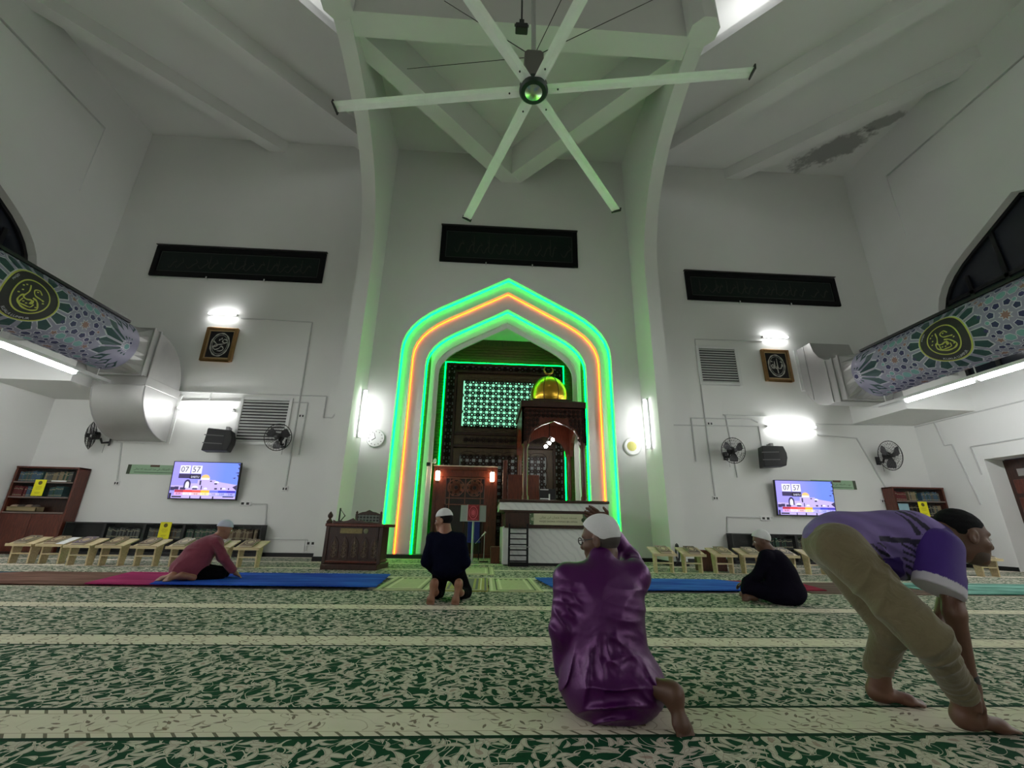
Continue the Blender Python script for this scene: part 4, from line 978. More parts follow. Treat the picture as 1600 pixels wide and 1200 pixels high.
# ------------------------------------------------------------------ air ducts along both side walls
DX, DZ, DR = 9.92, 4.95, .65
COLS = {k: mat('duct_print_'+k, srgb(*c), .55, var=.05) for k, c in dict(ground=(150, 148, 172), white=(206, 206, 216), teal=(34, 72, 72), navy=(48, 50, 96), cyan=(120, 168, 168), brown=(150, 112, 106), black=(42, 42, 40), yellow=(188, 190, 88)).items()}
CK = list(COLS)
def duct(sg, y_emb, label, down):
    o = thing('air_duct', label, 'duct', (sg*DX, 0, DZ))
    loc = lambda p: (p[0]-sg*DX, p[1], p[2]-DZ)
    def dpart(name, mb, m, par=o, **k): return obj(name, mb.xf(loc), m, par, **k)
    # s = arc length upward from the side that faces the hall
    def S(Y, s, e=0.0): a = s/DR; return (sg*DX-sg*(DR+e)*math.cos(a), Y, DZ+(DR+e)*math.sin(a))
    mb = MB(); n = 48; ys = (10.4, 4.0, -14.0)
    mb.add([S(y, 2*math.pi*DR*k/n) for y in ys for k in range(n)], [(i*n+k, i*n+(k+1) % n, (i+1)*n+(k+1) % n, (i+1)*n+k) for i in range(2) for k in range(n)])
    sk = dpart('printed_sleeve', mb, COLS['ground'], smooth='all')
    pr = MB()
    def poly(pts, col, e):
        pr.mi = CK.index(col); c = np.mean(np.array(pts), 0); P = [tuple(c)]+list(pts); k = len(pts)
        pr.add([S(y, s, e) for y, s in P], [(0, 1+i, 1+(i+1) % k) for i in range(k)])
    occ = []
    def tile(pts, col, g=.80, lim=None):
        c = np.mean(np.array(pts), 0)
        occ.append((c[0], c[1], .75*max(np.linalg.norm(np.array(p)-c) for p in pts)))
        if c[0] > 10.30 or abs(c[1]) > 1.25: return
        pts = [(min(y, 10.395), s) for y, s in pts]
        poly(pts, 'white', .004); poly([tuple(c+(np.array(p)-c)*g) for p in pts], col, .008)
    def reg(cy, cs, r, k, a0=0, sq=1): return [(cy+r*math.cos(a0+2*math.pi*i/k), cs+sq*r*math.sin(a0+2*math.pi*i/k)) for i in range(k)]
    def star(cy, cs, r, k, col, inner=.55, a0=0):
        tile([(cy+(r if i % 2 == 0 else r*inner)*math.cos(a0+math.pi*i/k), cs+(r if i % 2 == 0 else r*inner)*math.sin(a0+math.pi*i/k)) for i in range(2*k)], col, .74)
    def rosette(cy, cs, r0, r1, k):
        for i in range(k):
            a = 2*math.pi*(i+.5)/k; w0, w1 = r0*math.pi/k*.78, r1*math.pi/k*.72; d = np.array([math.cos(a), math.sin(a)]); nrm = np.array([-d[1], d[0]]); c = np.array([cy, cs])
            rm = r0+(r1-r0)*.72
            tile([tuple(c+d*r0-nrm*w0), tuple(c+d*rm-nrm*w1), tuple(c+d*r1), tuple(c+d*rm+nrm*w1), tuple(c+d*r0+nrm*w0)], 'teal', .82)
            a2 = a+math.pi/k; d2 = np.array([math.cos(a2), math.sin(a2)])
    PER = 2.35; s0 = -.13
    for k in range(-1, 3):
        cy = y_emb+k*PER if k <= 1 else None
        if cy is None or cy < 4.5: continue
        rosette(cy, s0, .50 if k == 0 else .12, .84, 16)
        mid = cy-PER/2
        for m_, sgn in ((mid, 1),):
            if m_ < 4.4 or m_ > 10.3: continue
        for ds in (-.86, 0, .86):
            star(mid, s0+ds, .13, 8, 'brown')
            for i in range(8):
                a = 2*math.pi*(i+.5)/8; ce = (mid+.245*math.cos(a), s0+ds+.245*math.sin(a))
                if abs(ce[1]-s0) < 1.3: tile(reg(ce[0], ce[1], .085, 5, a, 1), 'navy', .78)
        for ds in (-.43, .43):
            tile(reg(mid, s0+ds, .10, 8, math.pi/8), 'cyan', .86)
            for e in (-.2, .2): tile(reg(mid+e, s0+ds, .10, 6, 0), 'cyan', .84)
            for e in (-.36, .36): star(mid+e, s0+ds*.98, .09, 5, 'brown', .5, .3)
        for ds in (-.7, -.15, .15, .7):
            for e in (-.42, .42): star(mid+e, s0+ds, .07, 6, 'navy', .6)
        for ds in (-.95, .95):
            for e in (-.3, .3): star(cy+e, s0+ds, .1, 5, 'brown', .5); tile(reg(cy+e*.1, s0+ds, .11, 6), 'cyan', .84)
    fill = [('navy', 5), ('navy', 6), ('brown', 0), ('cyan', 6), ('navy', 5)]
    for r_, step in ((.095, .05), (.07, .035), (.05, .03)):
        for y in np.arange(5.0, 10.35, step):
            for s_ in np.arange(-1.2, 1.0, step):
                if abs(math.hypot(y-y_emb, s_-s0)) < .55: continue
                if all((y-a)**2+(s_-b)**2 > (r_+c*1.12)**2 for a, b, c in occ):
                    col, k = fill[int(abs(math.sin(y*7.1+s_*3.3))*97) % 5]
                    an = math.atan2(s_-s0, y-y_emb)
                    if k: tile(reg(y, s_, r_, k, an), col, .74)
                    else: star(y, s_, r_, 6, col, .55, an)
    prn = dpart('geometric_print', pr, [COLS[k] for k in CK], sk); prn['kind'] = 'stuff'
    # round emblem
    em = MB()
    def disc(r, col, e, rings=7, nn=40, r_in=0.0):
        em.mi = CK.index(col); vs_ = []; rr = np.linspace(r_in, r, rings)
        for q_ in rr:
            for j in range(nn): a = 2*math.pi*j/nn; vs_.append(S(y_emb+q_*math.cos(a), s0+q_*math.sin(a), e))
        em.add(vs_, [(i*nn+j, i*nn+(j+1) % nn, (i+1)*nn+(j+1) % nn, (i+1)*nn+j) for i in range(rings-1) for j in range(nn)])
    disc(.53, 'white', .011); disc(.50, 'black', .014); disc(.515, 'yellow', .017, 2, 40, .485); disc(.335, 'yellow', .017, 2, 40, .31)
    dpart('emblem', em, [COLS[k] for k in CK], sk)
    cal = MB(); cal.mi = 0
    hv = -sg     # reading direction along the wall as seen from the hall
    for pts, w in (([(-.10, .20), (-.09, .08), (-.13, -.04), (-.06, -.07), (.02, -.05), (.06, -.1)], .030), ([(.14, .12), (.07, .18), (-.01, .14), (.03, .06), (.13, .04), (.2, .03)], .026),
                   ([(.02, .0), (.1, -.02), (.16, -.08), (.2, -.16), (.12, -.22), (0, -.23), (-.1, -.2), (-.18, -.13), (-.17, -.04), (-.12, -.01)], .032), ([(-.12, -.08), (-.12, -.17), (-.02, -.18), (.08, -.17), (.1, -.10)], .024),
                   ([(.04, -.04), (.06, -.1), (.02, -.1)], .05)):
        p_ = [tuple(q_) for q_ in spline(pts, 5)]; ribbon(cal, p_, [w*(.6+.4*abs(math.sin(.7+i*.4))) for i in range(len(p_))])
    for (x_, z_) in ((-.22, .13), (-.2, .05), (-.24, -.02), (-.17, .17), (.22, -.02), (.2, .02), (.16, -.14), (-.02, -.14), (-.08, -.13), (.05, .13)):
        ribbon(cal, [(x_-.015, z_), (x_+.018, z_+.012)], .022)
    for (ar_, lab_, r, flip) in (('KUALA LUMPUR', '', .435, True), ('MASJID', '', .435, False)):
        tm = text_mb(ar_, None, .05); 
        a0 = -math.pi/2 if flip else math.radians(150)
        for v in tm.v:
            pass
        def wrap(p):
            if flip: a = -math.pi/2+p[0]/r; q_ = r-p[1]
            else: a = math.radians(150)-p[0]/r; q_ = r+p[1]
            return (q_*math.cos(a), q_*math.sin(a), 0)
        tm.xf(wrap); b = len(cal.v); cal.v += tm.v; cal.f += [tuple(b+i for i in f) for f in tm.f]; cal.m += [1]*len(tm.f)
    cal.xf(lambda p: S(y_emb+hv*p[0]*-1 if False else y_emb-hv*-1*p[0]*(-1 if sg > 0 else 1)*(1 if sg > 0 else 1) if False else y_emb+(-p[0] if sg > 0 else p[0]), s0+p[1], .021))
    dpart('emblem_calligraphy', cal, [COLS['yellow'], COLS['white']], sk)['kind'] = 'stuff'
    # black cable tray edge on top, square to round transition, collars and bend
    dpart('black_edge', MB().box(min(sg*(DX-.22), sg*(DX-.30)), max(sg*(DX-.22), sg*(DX-.30)), 5.0, 10.38, DZ+DR-.045, DZ+DR+.02), BLACKPLASTIC)
    xi, xo = sg*9.28, sg*10.55; x0, x1 = min(xi, xo), max(xi, xo); z0, z1 = 4.32, 5.56
    rd, sq = [], []
    for k in range(32):
        a = 2*math.pi*k/32; rd.append((sg*DX+DR*math.cos(a), 10.40, DZ+DR*math.sin(a)))
        m_ = max(abs(math.cos(a)), abs(math.sin(a))); sq.append(((x0+x1)/2+(x1-x0)/2*math.cos(a)/m_, 10.72, (z0+z1)/2+(z1-z0)/2*math.sin(a)/m_))
    dpart('transition', MB().add(rd+sq, [(k, (k+1) % 32, 32+(k+1) % 32, 32+k) for k in range(32)]), GALV)
    def collar(y, zz0, zz1, w=.05, e=.035): return MB().box(x0-e, x1+e, y-w/2, y+w/2, zz0-e, zz1+e)
    dpart('straight_box', MB().box(x0, x1, 10.72, 10.95, z0, z1), GALV); dpart('collar', collar(10.73, z0, z1), GALV, bevel=.01); dpart('collar', collar(10.95, z0, z1), GALV, bevel=.01)
    q90 = [i*math.pi/20 for i in range(11)]
    if down:
        pf = [(10.95, 4.32)]+[(10.95+1.21*math.sin(a), 4.32+1.24*math.cos(a)) for a in q90]; dpart('upper_bend', MB().prism(pf, 'yz', x0, x1), GALV, smooth=True)
        dpart('neck', MB().box(x0-.02, x1+.02, 10.93, D-.002, 4.10, 4.33), GALV, bevel=.01)
        pf = [(D-.003, 4.10)]+[(D-.003-1.26*math.cos(a), 4.10-1.23*math.sin(a)) for a in q90]; dpart('lower_bend', MB().prism(pf, 'yz', x0, x1), GALV, smooth=True)
        for x_ in (x0, x1): dpart('seam', MB().tube([(x_, y, z) for y, z in pf[1:]], .018, 5), GALV)
        dpart('wall_flange', MB().box(x0-.09, x1+.09, D-.03, D-.002, 2.83, 4.2), WHITEMETAL)
    else:
        pf = [(D-.003, 6.36), (11.62, 6.36), (11.55, 6.05), (11.4, 5.8), (11.2, 5.63), (10.95, z1), (10.95, z0)]+[(11.3+.9*math.sin(a), 5.25-.9*math.cos(a)-.03) for a in q90[1:]]
        dpart('upper_bend', MB().prism(pf, 'yz', x0, x1), GALV, smooth=True)
        dpart('seam', MB().tube([(sg*9.27, y, z) for y, z in ((11.2, 5.6), (11.2, 4.35))], .018, 5), GALV); dpart('seam', MB().tube([(sg*9.27, 11.9, 6.36), (sg*9.27, 11.9, 4.62)], .012, 5), GALV)
        dpart('wall_flange', MB().box(x0-.10, x1+.05, D-.03, D-.002, 5.0, 6.36), WHITEMETAL)
    # light tray and tubes under the duct
    tr = thing('light_tray', 'long white light tray hanging under the duct that bends %s' % ('down' if down else 'up'), 'tray', (sg*DX, 0, 4.0))
    obj('tray', MB().box(-.09, .09, -14, 10.6, .055, .09).box(-.1, -.09, -14, 10.6, .02, .09).box(.09, .1, -14, 10.6, .02, .09), WHITEMETAL, tr)
    for y in (10.3, 8.1, 5.6, 3.1, .6, -2, -5, -8, -11, -13.8): obj('hanger', MB().tube([(0, y, .08), (0, y, .29)], .012, 5), WHITEMETAL, tr)
    first = None
    for k in range(14):
        y = 9.75-k*1.68-.8
        if first is None:
            first = thing('duct_light', 'tube light in the row under the duct that bends %s' % ('down' if down else 'up'), 'lamp', (sg*DX, y, 3.98), 0, 'tube lights under the duct that bends %s' % ('down' if down else 'up'))
            obj('tube', MB().tube([(0, -.8, 0), (0, .8, 0)], .04, 10), TUBE, first, smooth=True)
            for s_ in (-1, 1): obj('end_cap', MB().box(-.035, .035, s_*.8-.02, s_*.8+.02, -.04, .06), WHITEPLASTIC, first)
        else:
            q_ = dup(first, (sg*DX, y, 3.98))
            if k > 1: q_.name = 'duct_light_%s_offscreen' % ('left' if sg < 0 else 'right')
            if k < 4: q_['label'] = '%s tube light from the steel bend under the duct bending %s' % (('second', 'third', 'fourth')[k-1], 'down' if down else 'up')
    first['label'] = 'tube light next to the steel bend under the duct bending %s' % ('down' if down else 'up')
duct(-1, 7.78, 'patterned round duct with steel bends stepping down into the wall', True)
duct(1, 7.98, 'patterned round duct with a steel bend turning up at the wall', False)

# ------------------------------------------------------------------ big six-blade ceiling fan
FC = (.09, 5.45, 8.0)
BLADE = mat('fan_blade_aluminium', (.80, .83, .81), .45, .0)
cf = thing('ceiling_fan', 'huge six blade ceiling fan hanging on a long rod', 'fan', FC)
for k in range(6):
    a = math.radians(-9+60*k); n = 9; ch_ = .20; vs_ = []
    sec = [(-.5, .0), (-.3, .022), (0, .03), (.3, .018), (.5, -.012), (.3, -.002), (0, .006), (-.3, .0)]
    tw = math.radians(9); ca, sa = math.cos(a), math.sin(a)
    for r in (.22, 3.62):
        for u, v in sec:
            u *= ch_; X_ = u*math.cos(tw)-v*math.sin(tw); Z_ = u*math.sin(tw)+v*math.cos(tw)
            vs_.append((r*ca-X_*sa, r*sa+X_*ca, .03+Z_))
    m_ = len(sec); b = obj('blade', MB().add(vs_, [(i, (i+1) % m_, m_+(i+1) % m_, m_+i) for i in range(m_)]+[tuple(range(m_)), tuple(range(m_, 2*m_))]), BLADE, cf)
    obj('tip_cap', MB().bar((3.62*ca-.11*sa, 3.62*sa+.11*ca, .05), (3.62*ca+.12*sa, 3.62*sa-.12*ca, -.0), .02, .09), BLACKPLASTIC, b)
    mb = MB()
    for rr, e in ((.42, .0),): mb.sphere((rr*ca-e*sa, rr*sa+e*ca, .0), .018, 6)
    obj('bolt', mb, BLACKPLASTIC, b)
obj('hub', MB().lathe([(0, -.03), (.22, -.03), (.25, 0), (.25, .09), (.2, .12), (0, .12)], 28), mat('hub_green_black', (.012, .03, .02), .35), cf, smooth=True)
obj('hub_plate', MB().lathe([(0, -.065), (.06, -.06), (.11, -.045), (.15, -.032), (.15, -.03)], 28), mat('brushed_steel', (.6, .62, .6), .25, 1.), cf, smooth=True)
obj('motor_frame', MB().prism([(-.05, .12), (.05, .12), (.17, .52), (.17, .8), (.12, .86), (-.12, .86), (-.17, .8), (-.17, .52)], 'xz', -.12, .12), mat('grey_motor', (.14, .14, .12), .5), cf, bevel=.015)
obj('rod', MB().tube([(0, 0, .8), (0, 0, 10.45)], .045, 10), mat('grey_rod', (.42, .44, .42), .45), cf)
mb = MB()
for P_ in ((-3.01, 8.44, 12.46), (-2.0, 7.0, 12.9), (3.3, 6.85, 13.3), (3.0, 2.0, 13.6)): mb.tube([(0, 0, .85), tuple(np.array(P_)-np.array(FC))], .008, 4)
obj('guy_wire', mb, BLACKMETAL, cf)
hp = onY(815, 44, 6.2)
hd = thing('hanging_device', 'small black device hanging on a cable beside the fan rod', 'device', tuple(hp))
obj('body', MB().box(-.13, .13, -.08, .08, -.09, .06), BLACKPLASTIC, hd, bevel=.02); obj('yoke', MB().box(-.15, .15, -.02, .02, .06, .09).box(-.05, .05, -.05, .05, .08, .2), BLACKPLASTIC, hd); obj('cable', MB().tube([(0, 0, .2), (.02, 0, 18.45-hp[2])], .02, 6), BLACKPLASTIC, hd)

# ------------------------------------------------------------------ low black bookshelves and tall bookcases with books
rnd = random.Random(11)
SHELFBLK = mat('black_shelf', (.010, .010, .011), .3); GLS = None
m, t, p = base_mat('cabinet_glass'); p.inputs['Base Color'].default_value = (.03, .035, .035, 1); p.inputs['Roughness'].default_value = .05; p.inputs['Alpha'].default_value = .10; p.inputs['Specular IOR Level'].default_value = .3; GLS = m
BOOKM = {k: mat('cover_'+k, srgb(*c), .6, var=.25, vscale=30) for k, c in dict(brown=(96, 76, 56), grey=(92, 96, 92), teal=(52, 92, 94), blue=(72, 104, 128), red=(112, 36, 40), tan=(150, 134, 104), dark=(30, 30, 32), green=(46, 84, 66)).items()}
_bm = {}
def book(x, y, z, w, hgt, dp, col, lab, grp):
    me = _bm.get(col)
    if me is None:
        mb = MB().box(0, 1, 0, 1, 0, 1); mb.mi = 1; mb.box(.08, .92, .0, -.004, .12, .2).box(.08, .92, 0, -.004, .72, .80)
        me = _bm[col] = mk_mesh('book', mb, [BOOKM[col], mat('spine_gilt', srgb(168, 160, 130), .5)])
    o = bpy.data.objects.new('book', me); COL.objects.link(o); o.location = (x, y, z); o.scale = (w, dp, hgt); return tag(o, lab, 'book', grp)
def row_books(x0, x1, y, z, hmax, cols, lab, grp, fill=.95, wmin=.035, wmax=.06):
    x = x0
    while x < x1-wmax:
        w = rnd.uniform(wmin, wmax)
        if rnd.random() < fill: book(x, y, z, w*.94, hmax*rnd.uniform(.82, 1), .2, rnd.choice(cols), lab, grp)
        x += w
def low_shelf(x0, x1, lab, blab, spans):
    yf = 11.92; o = thing('low_bookshelf', lab, 'bookshelf', ((x0+x1)/2, yf, 0)); w = (x1-x0)/2; dp = D-.03-yf
    obj('top', MB().box(-w, w, 0, dp, .74, .77), SHELFBLK, o); obj('bottom', MB().box(-w, w, 0, dp, 0, .07), SHELFBLK, o); obj('back', MB().box(-w, w, dp-.02, dp, .07, .74), SHELFBLK, o)
    n = 5
    for k in range(n+1): xx = -w+k*2*w/n; obj('divider', MB().box(max(-w, xx-.03), min(w, xx+.03), 0, dp, .07, .74), SHELFBLK, o)
    obj('shelf_board', MB().box(-w, w, .03, dp, .38, .40), SHELFBLK, o)
    for k in range(n): obj('glass_door', MB().box(-w+k*2*w/n+.03, -w+(k+1)*2*w/n-.03, .004, .01, .07, .74), GLS, o)
    for k, cols in spans:
        xa = (x0+x1)/2-w+k*2*w/n+.06; xb = xa+2*w/n-.12
        row_books(xa, xb, yf+.05, .402, .26, cols, blab, blab+' row', .97, .03, .045)
low_shelf(-10.95, -6.17, 'long low black glass fronted bookshelf left of the arch', 'dim bound volume behind glass in the left low black bookshelf', [(1, ['dark', 'grey']), (2, ['grey', 'brown']), (3, ['grey', 'green']), (4, ['brown', 'tan', 'brown'])])
low_shelf(6.15, 10.6, 'long low black glass fronted bookshelf right of the arch', 'dim bound volume behind glass in the right low black bookshelf', [(1, ['dark', 'green']), (2, ['grey', 'brown', 'tan']), (3, ['brown', 'grey'])])
def bookcase(x0, x1, lab, blab, rows, sg):
    yf = 11.86; o = thing('tall_bookcase', lab, 'bookcase', ((x0+x1)/2, yf, 0)); w = (x1-x0)/2; dp = D-.03-yf
    for s_ in (-1, 1): obj('side_panel', MB().box(min(s_*w, s_*(w-.05)), max(s_*w, s_*(w-.05)), 0, dp, 0, 2.1), REDWOOD, o, bevel=.006)
    obj('top', MB().box(-w, w, -.01, dp, 2.06, 2.1), REDWOOD, o); obj('back', MB().box(-w+.05, w-.05, dp-.02, dp, 0, 2.06), DARKWOOD, o)
    for s_ in (-1, 1): obj('cabinet_door', MB().box(min(s_*.005, s_*(w-.05)), max(s_*.005, s_*(w-.05)), 0, .03, .06, .94), REDWOOD, o, bevel=.008)
    for z_ in (.95, 1.32, 1.69): obj('shelf', MB().box(-w+.05, w-.05, -.005, dp-.02, z_, z_+.035), mat('grey_shelf_edge', srgb(112, 98, 90), .35), o)
    obj('plinth', MB().box(-w, w, .02, dp, 0, .06), DARKWOOD, o)
    for za, zb in ((1.36, 1.69), (1.73, 2.06)): obj('glass_door', MB().box(-w+.05, w-.05, .012, .017, za, zb), GLS, o)
    for z_, xa, xb, cols in rows: row_books((x0+x1)/2+xa*w, (x0+x1)/2+xb*w, yf+.06, z_, .27, cols, blab, blab+' rows')
bookcase(-12.52, -10.98, 'tall red brown bookcase standing at the left side wall', 'bound volume in the tall bookcase at the left side wall', [(1.726, -.9, -.1, ['blue', 'teal', 'blue', 'grey']), (1.726, -.1, .85, ['grey', 'tan', 'green', 'grey']), (1.356, -.92, -.5, ['red']), (1.356, -.5, 0, ['blue', 'teal', 'tan']), (1.356, .2, .65, ['teal', 'green'])], -1)
bookcase(10.98, 12.52, 'tall red brown bookcase standing at the right side wall', 'bound volume in the tall bookcase at the right side wall', [(1.726, -.85, -.4, ['red', 'red', 'tan']), (1.726, -.35, .1, ['grey', 'tan', 'green']), (1.726, .15, .85, ['blue', 'teal', 'grey']), (1.356, -.8, .1, ['dark', 'brown']), (1.356, .3, .85, ['grey', 'tan', 'dark'])], 1)
# cardboard tray with wrapped things on the left bookcase
ct = thing('cardboard_tray', 'cardboard tray of rolled cloths on the left tall bookcase', 'tray', (-12.1, 11.9, .987))
obj('tray', frame_mb(-.36, .36, 0, .12, .02, 0, .2).box(-.36, .36, 0, .2, 0, .02).box(-.36, .36, 0, .01, 0, .11), mat('cardboard', srgb(150, 134, 98), .8), ct)
for k, x_ in enumerate((-.25, -.08, .1, .25)): obj('rolled_cloth', MB().sphere((x_, .09, .12), (.1, .08, .06), 10), mat('cloth_%d' % (k % 2), srgb(*((150, 130, 110), (70, 62, 56))[k % 2]), .9), ct, smooth='all')
tag(obj('white_paper', MB().box(-11.55, -11.2, 11.83, 11.86, 1.726, 1.76), WHITEPLASTIC, bevel=.005), 'white folded paper on the upper shelf edge of the left bookcase', 'paper')
tag(obj('blue_paper', MB().box(11.02, 11.32, 11.835, 11.8415, 1.28, 1.64).xf(lambda p: p), mat('pale_blue_paper', srgb(140, 176, 188), .7), bevel=.002), 'pale blue sheet taped to the right tall bookcase', 'paper')
def notice(x, z, w, hgt, y, lab):
    o = thing('yellow_notice', lab, 'notice', (x, y, z))
    obj('sheet', MB().box(-w/2, w/2, -.006, 0, 0, hgt), YELLOW, o); obj('round_mark', MB().lathe([(w*.18, -.008), (w*.18, -.0065)], 16, (0, 0, hgt*.8), 'y'), mat('olive_print', srgb(92, 84, 16), .6), o)
    mb = MB()
    for k, (zz_, ww) in enumerate(((.56, .5), (.48, .6), (.4, .45), (.2, .5), (.14, .4))): mb.box(-w*ww/2, w*ww/2, -.008, -.0065, hgt*zz_, hgt*(zz_+.025))
    obj('print_lines', mb, mat('olive_faint', srgb(180, 172, 20), .6), o)['kind'] = 'stuff'
notice(-11.80, 1.37, .27, .40, 11.845, 'yellow notice taped on the left tall bookcase'); notice(-8.52, .40, .27, .40, 11.905, 'yellow notice on the low black bookshelf left of the arch')
notice(7.02, .38, .27, .42, 11.905, 'yellow notice on the low black bookshelf right of the arch'); notice(11.75, 1.30, .27, .40, 11.845, 'yellow notice taped on the right tall bookcase')

# ------------------------------------------------------------------ folding reading desks with a scripture on each
PINE = wood('pale_pine', srgb(168, 150, 112), srgb(206, 190, 150), .5, 2.0, 'x')
def desk_proto():
    o = thing('reading_desk', '', 'desk', (0, 0, 0))
    sl = math.atan2(.13, .36)
    obj('top_board', MB().box(-.24, .24, -.03, .36, 0, .028).xf(lambda p: (p[0], p[1], .33+p[1]*.34+p[2])), PINE, o, bevel=.004)
    for s_ in (-1, 1):
        obj('leg', MB().prism([(.06, 0), (.20, 0), (.24, .33+.24*.34), (.04, .33+.04*.34)], 'yz', s_*.17-.014, s_*.17+.014), PINE, o)
    obj('cross_shelf', MB().box(-.155, .155, .05, .22, .17, .19), PINE, o); obj('lip', MB().box(-.24, .24, -.045, -.03, .315, .365), PINE, o)
    return o
COVERM = {}
for k, c_ in dict(brown=(92, 72, 52), dark=(66, 54, 50), olive=(104, 96, 70), violet=(80, 66, 92)).items(): COVERM[k] = mat('scripture_cover_'+k, srgb(*c_), .5, var=.2, vscale=40)
MED = mat('cover_ornament', srgb(178, 160, 124), .5); PAGE = mat('page_edges', srgb(200, 190, 165), .8)
def scripture(loc, col, lab, dx):
    o = thing('scripture', lab, 'book', loc, 0, None)
    sl = lambda p: (p[0]+dx, p[1], p[2]+p[1]*.34)
    obj('cover', MB().box(-.115, .115, .02, .33, .03, .036).box(-.115, .115, .02, .33, 0, .005).xf(sl), COVERM[col], o); obj('pages', MB().box(-.108, .108, .026, .324, .005, .03).xf(sl), PAGE, o)
    mb = MB(); ov = [(.075*math.cos(a), .175+.105*math.sin(a), .0375) for a in np.linspace(0, 2*math.pi, 21)]
    ribbon(mb, ov, .014, .0375); mb.add([(.045*math.cos(a), .175+.065*math.sin(a), .0375) for a in np.linspace(0, 2*math.pi, 16, endpoint=False)], [tuple(range(16))])
    fr = [(-.1, .035), (.1, .035), (.1, .315), (-.1, .315), (-.1, .035)]; ribbon(mb, fr, .008, .0375)
    obj('ornament', mb.xf(sl), MED, o); return o
proto = desk_proto(); ck_ = list(COVERM); yd = 9.12
LX = [-9.40, -8.85, -8.12, -7.55, -6.92, -6.28, -5.60, -5.03]; RX = [3.17, 3.77, 4.42, 5.02, 5.74, 6.39, 9.28, 10.16]
DESKW = ['at the end by the left tall bookcase', 'holding the white paper sheet', 'first before the left low bookshelf', 'second before the left low bookshelf', 'in front of the left low shelf notice', 'at the back of the person in maroon', 'hidden behind the person in maroon', 'last toward the carved rostrum',
         'at the foot of the right pier', 'second from the right pier', 'in front of the red brown box', 'in front of the right low shelf notice', 'behind the person in black', 'between the person in black and the bending person', 'before the right tall bookcase', 'last toward the right wall door']
for i, x_ in enumerate(LX+RX):
    y_ = yd+(.25 if i < 2 else 0)+(.05 if i > 7 else 0); side = 'left' if i < 8 else 'right'
    where = DESKW[i]; lab = 'pale pine reading desk '+where; g = 'reading desks %s of the arch' % side
    if i == 0: proto.location = (x_, y_, 0); proto['label'] = lab; proto['group'] = g
    else: dup(proto, (x_, y_, 0), 0, lab, g)
    c_ = ['dark', 'brown', 'violet', 'brown', 'brown', 'olive', 'olive', 'brown', 'brown', 'dark', 'olive', 'olive', 'dark', 'brown', 'olive', 'dark'][i]
    scripture((x_, y_, .359), c_, 'ornate %s book on the desk ' % c_+where, -.05 if i < 8 else .04)['group'] = 'books on the desks %s of the arch' % side
tag(obj('white_sheet', MB().box(.07, .23, .0, .34, .029, .033).xf(lambda p: (p[0]-8.85, p[1]+yd+.25, .33+p[1]*.34+p[2])), WHITEPLASTIC), 'white sheet of paper on the second reading desk before the left bookcase', 'paper')
tag(obj('wooden_crate', MB().box(4.15, 4.75, 9.75, 10.0, 0, .42), REDWOOD, bevel=.01), 'red brown wooden box standing behind the desks beside the right pier', 'box')

# ------------------------------------------------------------------ prayer cloths on the floor
def cloth_mat(name, a, b):
    m, t, p = base_mat(name); P = t.pos(); mp_ = t.new('ShaderNodeMapping'); t.l.new(P, mp_.inputs[0]); mp_.inputs['Scale'].default_value = (.6, 3, 1); mp_.inputs['Rotation'].default_value = (0, 0, .5)
    nz = t.noise(1.6, 4, .6, mp_.outputs[0], .4); t.l.new(t.mix(t.maprange(nz.outputs[0], .35, .65), srgb(*a), srgb(*b)), p.inputs['Base Color']); p.inputs['Roughness'].default_value = .95; p.inputs['Specular IOR Level'].default_value = .1
    t.l.new(t.bump(nz.outputs[0], .5, .02), p.inputs['Normal']); return m
def mat_cloth(lab, pts, z, m):
    c = np.mean(np.array(pts), 0); n = len(pts); dense = []
    r_ = random.Random(len(lab))
    for a, b in zip(pts, pts[1:]+pts[:1]):
        for k in range(6): q_ = np.array(a)+(np.array(b)-np.array(a))*k/6; dense.append((q_[0]+r_.uniform(-.012, .012)*(k > 0), q_[1]+r_.uniform(-.012, .012)*(k > 0)))
    return tag(obj('prayer_cloth', MB().prism(dense, 'xy', z, z+.012), m), lab, 'mat')
mat_cloth('dark teal prayer cloth beside the brown one at the left wall end', [(-11.5, 7.95), (-7.5, 7.88), (-7.7, 6.5), (-11.5, 6.5)], .001, cloth_mat('teal_cloth', (20, 48, 66), (34, 74, 92)))
mat_cloth('brown prayer cloth between the teal and magenta ones', [(-7.54, 7.86), (-6.1, 7.84), (-5.55, 6.40), (-9.6, 6.36), (-8.6, 6.9)], .014, cloth_mat('brown_cloth', (88, 60, 50), (122, 92, 80)))
mat_cloth('magenta prayer cloth beside the brown one', [(-5.61, 6.38), (-6.12, 7.83), (-4.9, 7.77), (-4.6, 6.33)], .027, cloth_mat('magenta_cloth', (132, 26, 78), (170, 48, 104)))
mat_cloth('bright blue prayer cloth reaching toward the carved rostrum', [(-4.75, 6.30), (-5.02, 6.9), (-4.6, 7.76), (-2.02, 7.83), (-1.88, 6.26)], .040, cloth_mat('blue_cloth', (14, 46, 150), (40, 92, 190)))
mat_cloth('blue prayer cloth right of the cream mats', [(.36, 7.71), (.50, 6.31), (3.60, 6.38), (4.05, 6.75), (3.42, 7.75)], .027, cloth_mat('blue_cloth_two', (20, 62, 158), (52, 108, 200)))
mat_cloth('red prayer cloth beyond the man in black', [(3.40, 7.74), (4.76, 7.69), (4.5, 6.6), (3.70, 6.52)], .014, cloth_mat('red_cloth', (120, 20, 44), (152, 40, 66)))
mat_cloth('brown prayer cloth behind the bending man', [(4.1, 6.38), (4.5, 7.69), (6.5, 7.77), (6.3, 6.34)], .001, cloth_mat('brown_cloth_two', (80, 64, 56), (112, 94, 84)))
